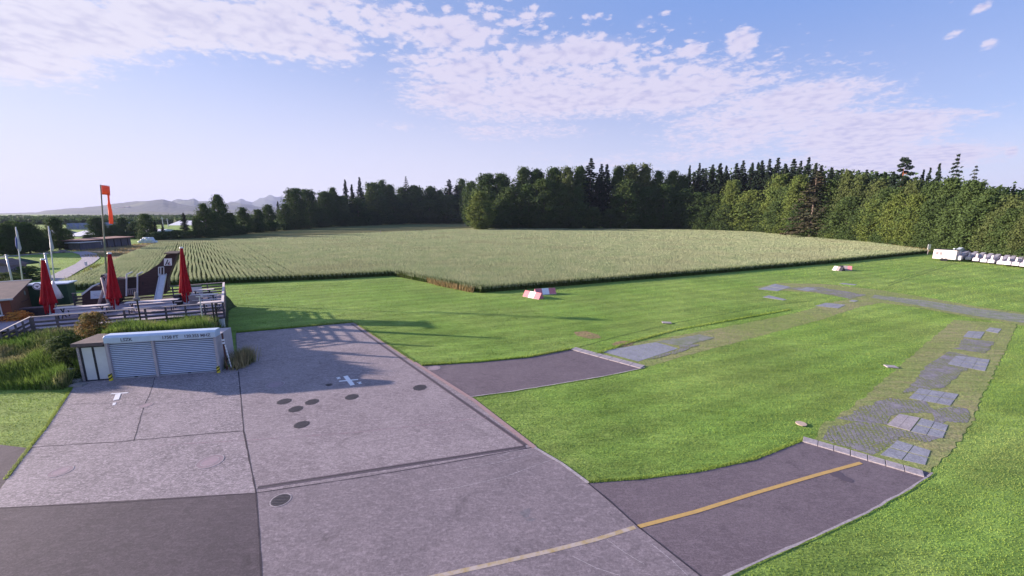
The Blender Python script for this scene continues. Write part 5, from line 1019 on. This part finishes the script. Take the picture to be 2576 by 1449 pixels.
q = ba.lerp(bb, .38)-bnv*.05; MB().box(q+Vector((0, 0, 1.2)), (.35, .06, .8), atan2(bu.y, bu.x)).build('window', m_panel, o)
for k in range(7): q = ba.lerp(bb, (k+.5)/7)-bnv*.08; MB().box(q+Vector((0, 0, zA/2)), (.14, .1, zA), atan2(bu.y, bu.x)).build('wall_post', m_brown, o)
an0 = G(176, 630); an1 = G(204, 630); zt = PY(176, 612, an0.y).z; o = empty('lean_to', (an0+an1)/2, 'low dark lean-to at the left end of the barn', 'shed'); MB().hexa([an0, an1, an1+Vector((0, 5, 0)), an0+Vector((0, 5, 0))], [z_(an0, zt), z_(an1, zt), z_(an1+Vector((0, 5, 0)), zt), z_(an0+Vector((0, 5, 0)), zt)]).build('wall', m_barn, o); MB().box(((an0.x+an1.x)/2, an0.y+2.2, zt+.1), ((an1-an0).length+.6, 5.6, .15)).build('roof', m_metal, o)
# wrapped bales
bl = G(366, 612); o = empty('bale_heap', bl, 'heap of white plastic-wrapped bales at the edge of the field', 'bales'); rn = random.Random(3)
for lv, (n_, z_b) in enumerate(((6, .35), (4, .95), (3, 1.45))):
    for k in range(n_):
        p = bl+Vector((( k-(n_-1)/2)*.85, rn.uniform(-.2, .2)+1, z_b*.9)); m = MB(); nn_ = 12; m.rings([[p+Vector((cos(2*pi*j/nn_)*.5*r, dx, sin(2*pi*j/nn_)*.42*r)) for j in range(nn_)] for dx, r in ((-.6, .6), (-.5, 1), (.5, 1), (.6, .6))]); m.build('bale', m_bale, o, smooth=False)
def building(name, x0, x1, base, top, Y, depth, label, wallm, roofm, roof='flat', wins=0, cat='building', rise=1.5):
    a = PY(x0, base, Y); b = PY(x1, base, Y+rise*0); zt = PY(x0, top, Y).z; a.z = b.z = 0; o = empty(name, (a+b)/2, label, cat)
    MB().hexa([a, b, b+Vector((0, depth, 0)), a+Vector((0, depth, 0))], [z_(p, zt) for p in (a, b, b+Vector((0, depth, 0)), a+Vector((0, depth, 0)))]).build('wall', wallm, o); w_ = b.x-a.x
    if roof == 'flat': MB().box(((a.x+b.x)/2, Y+depth/2, zt+.2), (w_+1, depth+1, .4)).build('roof', roofm, o)
    elif roof == 'gable': MB().prism([Vector((a.x-.6, Y-.6, zt)), Vector((a.x-.6, Y+depth/2, zt+rise)), Vector((a.x-.6, Y+depth+.6, zt))], Vector((w_+1.2, 0, 0))).build('roof', roofm, o)
    elif roof == 'saw':
        n_ = 4; s = w_/n_
        for k in range(n_): x = a.x+k*s; MB().prism([Vector((x, Y-.3, zt)), Vector((x+.3*s, Y-.3, zt+rise)), Vector((x+s*.98, Y-.3, zt))], Vector((0, depth, 0))).build('roof', roofm, o)
    for k in range(wins): x = a.x+w_*(k+.5)/wins; MB().box((x, Y-.05, zt*.55), (w_/wins*.55, .12, zt*.3)).build('window', m_glass, o)
    return o
m_bw = M('pale_render', (.45, .46, .52), (.5, .5, .56), .3); m_rb = M('blue_grey_roof', (.16, .19, .27), (.22, .25, .33), .3); m_rw = M('white_roof', (.72, .72, .76), (.66, .66, .7), .4); m_yw = M('cream_render', (.62, .58, .40), None)
building('factory', 174, 232, 615, 594, 150, 14, 'white roofed low hall behind the barn', m_bw, m_rw, 'gable', 4, rise=1.8)
building('saw_tooth_factory', 172, 236, 600, 578, 215, 25, 'long factory with a saw-tooth roof behind the white roofed hall', m_bw, m_rb, 'saw', 0, rise=3.4)
building('cream_house', 202, 224, 565, 556, 420, 12, 'small cream coloured house on the slope above the factory', m_yw, m_rb, 'gable', 3, rise=2.0)
building('long_shed', 316, 392, 600, 583, 170, 12, 'long low building with a pale roof right of the windsock', m_rb, m_rw, 'gable', 0, rise=.9)
building('warehouse', 424, 492, 585, 568, 290, 24, 'wide pale warehouse among the trees left of the wood', m_bw, m_rw, 'gable', 5, rise=3.4)
building('grey_house', 108, 136, 615, 590, 165, 10, 'grey house between the left trees and the second flagpole', m_bw, m_rb, 'gable', 2, rise=2.0)
building('white_house', 566, 584, 590, 576, 320, 10, 'small white house glimpsed between the trees left of the wood', m_bw, m_rw, 'gable', 2, rise=1.0)
for px, top, Y in ((407, 545, 240), (420, 549, 260)):
    t = PY(px, top, Y); o = empty('mast', Vector((t.x, t.y, 0)), '%s thin lattice mast beyond the valley trees' % ('taller' if px == 407 else 'shorter'), 'mast'); MB().tube(Vector((t.x, t.y, 0)), t, .25, .12, 6).build('shaft', m_metal, o); MB().box(t-Vector((0, 0, 1.2)), (1.6, .2, .2)).build('arm', m_metal, o)
# villas scattered on the hill
for i, (px, py, Y) in enumerate(((306, 524, 2900), (318, 522.5, 2900), (332, 521, 2900), (268, 545, 1750), (255, 548, 1600))):
    t = PY(px, py, Y); o = empty('hillside_house', t-Vector((0, 0, 6)), '%s pale house on the hillside counted from the left' % ORD[[2, 3, 4, 1, 0][i]], 'house', 'houses on the far hill'); MB().box(t-Vector((0, 30, 4)), (24, 12, 10)).build('wall', m_bw, o); MB().prism([t+Vector((-13, -38, 1)), t+Vector((-13, -30, 5)), t+Vector((-13, -22, 1))], Vector((26, 0, 0))).build('roof', M('tile_roof', (.3, .2, .18), None), o)

# ---------------------------------------------------------------- manholes, drain, painted signs on the apron
def cover(px, py, r, label, dark=True, ring=True, group='dark iron covers on the apron'):
    c = G(px, py, Z1); o = empty('manhole_cover' if dark else 'concrete_cover', c, label, 'manhole cover', group)
    n = 32
    def ann(r0, r1, z, name, mat, par, bumps=False):
        m = MB()
        for k in range(n):
            a1, a2 = 2*pi*k/n, 2*pi*(k+1)/n; ra = r1*(1.06 if bumps and k % 4 == 0 else 1)
            m.poly([c+Vector((cos(a1)*r0, sin(a1)*r0, z)), c+Vector((cos(a1)*ra, sin(a1)*ra, z)), c+Vector((cos(a2)*ra, sin(a2)*ra, z)), c+Vector((cos(a2)*r0, sin(a2)*r0, z))])
        return m.build(name, mat, par)
    if dark:
        ann(0.0, r, .004, 'lid', m_iron, o, ring); m = MB()
        for k in range(-3, 4): w2 = sqrt(max(r*r-(k*r/4)**2, 0))*.85; m.box(c+Vector((0, k*r/4, .010)), (w2*2, r*.07, .008))
        m.build('tread', M('worn_iron', (.12, .11, .125), (.07, .065, .075), 8, rough=.5), o)
        if not ring: ann(r, r*1.12, .007, 'frame', m_kerb, o)
    else:
        ann(0.0, r*.6, .006, 'lid', m_cov, o); ann(r*.6, r*.66, .009, 'inner_ring', m_kerb, o); ann(r*.66, r*.92, .006, 'collar', M('collar', (.24, .18, .21), (.28, .22, .24), 6), o); ann(r*.92, r, .009, 'outer_ring', m_kerb, o)
cover(706, 1258, .27, 'large dark manhole cover with a pale rim just below the drain channel', ring=False)
for px, py, r, lab in ((759, 1068, .30, 'dark scalloped cover lowest of the group near the white cross'), (744, 1029, .30, 'dark cover second lowest in the group of four'), (715, 1010, .31, 'dark cover leftmost of the group of four'), (785, 1011, .30, 'dark cover rightmost of the group of four'), (885, 998.5, .31, 'dark cover right below the white cross'), (1056, 975, .34, 'dark cover near the pink kerb, farthest right of all'), (828, 968, .16, 'small dark cover left of the white cross')):
    cover(px, py, r, lab)
for px, py, r, lab in ((528, 1161, .43, 'big round concrete cover on the lower left slab, the right one of two'), (152, 1186, .33, 'big round concrete cover on the lower left slab, the left one of two'), (692, 968, .45, 'round concrete cover in the garage shadow'), (366, 1020, .26, 'small round cover where the joints cross by the white T'), (1092, 926, .36, 'round cover half on the far taxiway edge')):
    cover(px, py, r, lab, False, group='round concrete covers')
def drain(pts, label, n=40):
    o = empty('drain_channel', G(*pts[0]), label, 'drain', 'slotted drain channels')
    a, b = G(*pts[0]), G(*pts[-1]); a.z = b.z = Z1; d = (b-a).normalized(); nn = Vector((-d.y, d.x, 0)); L = (b-a).length
    for s in (-1, 1): m = MB(); m.beam(a+nn*s*.06+Vector((0, 0, .004)), b+nn*s*.06+Vector((0, 0, .004)), .05, .005); m.build('grate', m_dgr, o)
    m = MB(); m.beam(a+Vector((0, 0, .002)), b+Vector((0, 0, .002)), .07, .003); m.build('slot', m_iron, o)
drain([(648, 1228), (1322, 1124)], 'dark slotted drain channel running across the apron below the covers'); drain([(884, 815), (1322, 1121)], 'dark slotted drain channel along the pink kerb at the right edge of the apron')
def bar(m, p, q, w_, z=Z1+.006):
    a = G(*p); b = G(*q); a.z = b.z = z; d = (b-a).normalized(); n = Vector((-d.y, d.x, 0))*w_/2; m.prism([a-n, b-n, b+n, a+n], (0, 0, .003))
def z1p(x, y): return (831.8+x*.0417, 932.4+y*.0417)      # detail crop -> survey pixels
o = empty('cross_marking', G(877, 958), 'white painted cross with a wide and a narrow arm on the shaded apron', 'painted marking')
m = MB(); bar(m, z1p(890, 340), z1p(1330, 895), .22); m.build('wide_arm', m_white, o); m = MB(); bar(m, z1p(510, 665), z1p(1660, 555), .13, Z1+.010); m.build('narrow_arm', m_white, o)
for lab, pts in (('white painted digit at the upper left of the cross', [(345,438),(560,415),(395,518),(615,490)]), ('white painted digit at the lower right of the cross', [(1580,738),(1835,702),(1690,808),(1880,785)])):
    m = MB(); [bar(m, z1p(*pts[i]), z1p(*pts[i+1]), .07, Z1+.006+.0007*i) for i in range(3)]; tag(m.build('painted_digit', m_white), lab, 'painted marking')
def z2p(x, y): return (254.9+x*.04629, 966+y*.04629)
o = empty('letter_marking', G(300, 990), 'white painted letter T on the apron in front of the garage', 'painted marking'); m = MB(); bar(m, z2p(525, 552), z2p(1450, 490), .11); m.build('top_bar', m_white, o); m = MB(); bar(m, z2p(925, 560), z2p(800, 885), .2, Z1+.010); m.build('stem', m_white, o)
m = MB(); bar(m, z2p(735, 1030), z2p(675, 1165), .10); bar(m, z2p(610, 1060), z2p(730, 1045), .06, Z1+.0075); tag(m.build('painted_digit', m_white), 'white painted digit 1 below the letter T', 'painted marking')
# marker slabs in the lawn
for px, py, sx, sy, rz, lab in ((1677, 813, .7, .45, -.2, 'pale stone plate in the lawn above the paving panel'), (2241, 924, .55, .36, -.25, 'white rectangular plate in the lawn left of the paved strip')):
    q = G(px, py); tag(MB().box(q+Vector((0, 0, .05)), (sx, sy, .06), rz).build('stone_plate', m_kerb, bevel=.01), lab, 'stone plate')
q = G(2015, 1068); tag(disc(q+Vector((0, 0, .03)), (0, 0, 1), .2, .03).build('round_plate', M('sand_concrete', (.5, .38, .3), (.42, .33, .27), 6)), 'round sandy concrete cap in the lawn above the near taxiway', 'stone plate')

# ---------------------------------------------------------------- red and white roof-shaped boundary markers
def marker(p1, p2, label, z=0.0, cols=(m_rmk, m_white, m_rmk), hgt=.62, tilt=0.0):
    a = G(*p1); b = G(*p2); d = (b-a).normalized(); n = Vector((-d.y, d.x, 0)); L = (b-a).length; o = empty('boundary_marker', (a+b)/2, label, 'marker', 'red and white boundary markers'); W2 = .42
    k = len(cols); a.z = z; b.z = z+tilt
    for i, mt in enumerate(cols):
        p = a.lerp(b, i/k); q = a.lerp(b, (i+1)/k); MB().prism([p-n*W2, p+n*W2, p+Vector((0, 0, hgt))], q-p).build('panel', mt, o)
    for s in (-1, 1): MB().beam(a-n*(W2+.0)*s+Vector((0, 0, -.02)), b-n*W2*s+Vector((0, 0, -.02)), .05, .06).build('base_rail', m_woodl, o)
marker((1321, 744), (1362, 752), 'red and white wedge marker lying in front, its side facing the sun'); marker((1345, 741), (1396, 738), 'red and white wedge marker crossing behind the other one', z=.03)
marker((2098, 679), (2122, 682), 'tilted grey and white wedge marker of the far pair, the left one', cols=(m_white, m_wood, m_dark)); marker((2110, 678), (2142, 680), 'red and white wedge marker of the far pair, the right one', z=.05, cols=(m_dark, m_wood, m_rmk))
q = G(2333, 641); o = empty('signpost', q, 'small white sign on a post at the far corner of the field', 'sign'); t = PY(2333, 615, q.y); MB().tube(q, Vector((q.x, q.y, t.z-.4)), .06, .06, 8).build('pole', m_wood, o); MB().box((q.x, q.y-.08, t.z-.5), (.6, .05, 1.1)).build('board', m_white, o)
q = G(958, 592); tag(MB().tube(q, q+Vector((0, 0, 2.0)), .12, .1, 8).build('field_stake', m_wood), 'single wooden stake at the back edge of the wheat', 'stake')
# ---------------------------------------------------------------- trailers at the right
ta = G(2344, 655); tb = G(2402, 659); tu = (tb-ta).normalized(); tn = Vector((-tu.y, tu.x, 0)); ztop = PY(2344, 627, ta.y).z
tr = empty('site_trailer', (ta+tb)/2, 'white box trailer with a small window at the left end of the trailer row', 'trailer')
def tb_(m, s0, s1, d0, d1, z0, z1): m.hexa([ta+tu*s0+tn*d0+Vector((0, 0, z0)), ta+tu*s1+tn*d0+Vector((0, 0, z0)), ta+tu*s1+tn*d1+Vector((0, 0, z0)), ta+tu*s0+tn*d1+Vector((0, 0, z0))], [ta+tu*s0+tn*d0+Vector((0, 0, z1)), ta+tu*s1+tn*d0+Vector((0, 0, z1)), ta+tu*s1+tn*d1+Vector((0, 0, z1)), ta+tu*s0+tn*d1+Vector((0, 0, z1))])
m = MB(); tb_(m, 0, 3.0, 0, 2.1, .38, ztop); m.build('body', m_trl, tr, bevel=.04); m = MB(); tb_(m, -.05, 3.05, -.05, 2.15, ztop+.0, ztop+.06); m.build('roof', m_dark, tr)
for s in (.35, .85): m = MB(); tb_(m, s, s+.34, -.02, .02, ztop-.95, ztop-.45); m.build('window', m_wood, tr)
for s in (1.3, 1.75): c = ta+tu*s+Vector((0, 0, .28)); disc(c-tn*.02, tn, .27, .2, 18).build('wheel', m_blk, tr)
m = MB(); tb_(m, 3.0, 3.6, .3, 1.8, .35, 1.15); m.build('drawbar_box', m_trl, tr, bevel=.05)
def glider_trailer(base, mat, label, big=False):
    o = empty('glider_trailer', base, label, 'trailer', 'white glider trailers parked in a row'); f = Vector((0.85, 0.527, 0)); r = Vector((f.y, -f.x, 0)); w_ = .38; L = 8.6
    def rg_(s, w2, z0, z1, ch=.25): return [base+f*s-r*w2+Vector((0, 0, z0)), base+f*s+r*w2+Vector((0, 0, z0)), base+f*s+r*w2+Vector((0, 0, z1-ch)), base+f*s+r*w2*.6+Vector((0, 0, z1)), base+f*s-r*w2*.6+Vector((0, 0, z1)), base+f*s-r*w2+Vector((0, 0, z1-ch))]
    m = MB(); m.rings([rg_(0, w_, .32, .92, .08), rg_(1.2, w_+.02, .30, 1.0, .15), rg_(3.0, w_+.06, .30, 1.35, .3), rg_(5.4, w_+.06, .30, 1.6, .35), rg_(6.8, w_+.04, .34, 1.5, .4), rg_(7.4, w_*.6, .5, 1.2, .3)]); m.build('hull', mat if mat is m_trlb else m_trlh, o)
    m = MB(); m.prism([base+f*.15-r*.10+Vector((0, 0, .9)), base+f*1.3-r*.10+Vector((0, 0, 1.0)), base+f*1.0-r*.10+Vector((0, 0, 1.62)), base+f*.35-r*.10+Vector((0, 0, 1.62))], r*.2); m.build('fin_cover', mat, o)
    m = MB(); m.prism([base-r*.34+Vector((0, 0, .36))-f*.02, base+r*.34+Vector((0, 0, .36))-f*.02, base+r*.34+Vector((0, 0, .84))-f*.02, base-r*.34+Vector((0, 0, .84))-f*.02], f*.015); m.build('end_door', m_panel, o)
    for s in (-1, 1): disc(base+f*4.6+r*s*(w_+.12)+Vector((0, 0, .3)), r*s, .3, .18, 16).build('wheel', m_blk, o)
    m = MB(); m.tube(base+f*7.3+Vector((0, 0, .45)), base+f*8.4+Vector((0, 0, .42)), .05, .05, 8); m.build('drawbar', m_metal, o)
    return o
gt = [(2410.4,655.8),(2434,658),(2452.5,661),(2472,664),(2491,666),(2514,669.5),(2532,671),(2552,673),(2572,675.5)]
g0 = glider_trailer(G(*gt[0]), m_trl, 'glider trailer first in the row, right beside the shiny blue-white one')
for i, p in enumerate(gt[1:]): copy_thing(g0, G(*p), label='glider trailer %s in the row counted from the box trailer' % ORD[i+1])
copy_thing(g0, G(2592, 678), label='glider trailer last in the row at the right edge of the photo')
gb = glider_trailer(G(2393, 654), m_trlb, 'taller blue-white glider trailer directly behind the box trailer end'); gb.scale = (1, 1, 1.35)
# stone wall and brush heap between the barn and the trees
rn = random.Random(9); a = G(110, 640); b = G(180, 634); m = MB()
for k in range(26): p = a.lerp(b, rn.random())+Vector((rn.uniform(-1, 1), rn.uniform(-1, 1), .25)); m.tube(p, p+Vector((rn.uniform(-1.4, 1.4), rn.uniform(-.5, .5), rn.uniform(-.1, .4))), .1, .06, 6)
tag(m.build('log_pile', m_wood), 'untidy pile of grey logs at the foot of the left trees', 'log pile')
# ---------------------------------------------------------------- morning haze
hm = bpy.data.materials.new('haze'); hm.use_nodes = True; t = NT(hm.node_tree); out = t.n('ShaderNodeOutputMaterial'); pvn = t.n('ShaderNodeVolumePrincipled')
pvn.inputs['Color'].default_value = C(0.50, 0.57, 0.86); pvn.inputs['Density'].default_value = 0.00008; pvn.inputs['Anisotropy'].default_value = 0.1; t.l(pvn.outputs[0], out.inputs['Volume'])
hb_ = MB().hexa([(-9100, -420, -1), (9100, -420, -1), (9100, 8300, -1), (-9100, 8300, -1)], [(-9100, -420, 320), (9100, -420, 320), (9100, 8300, 320), (-9100, 8300, 320)]).build('haze', hm); tag(hb_, kind='stuff')
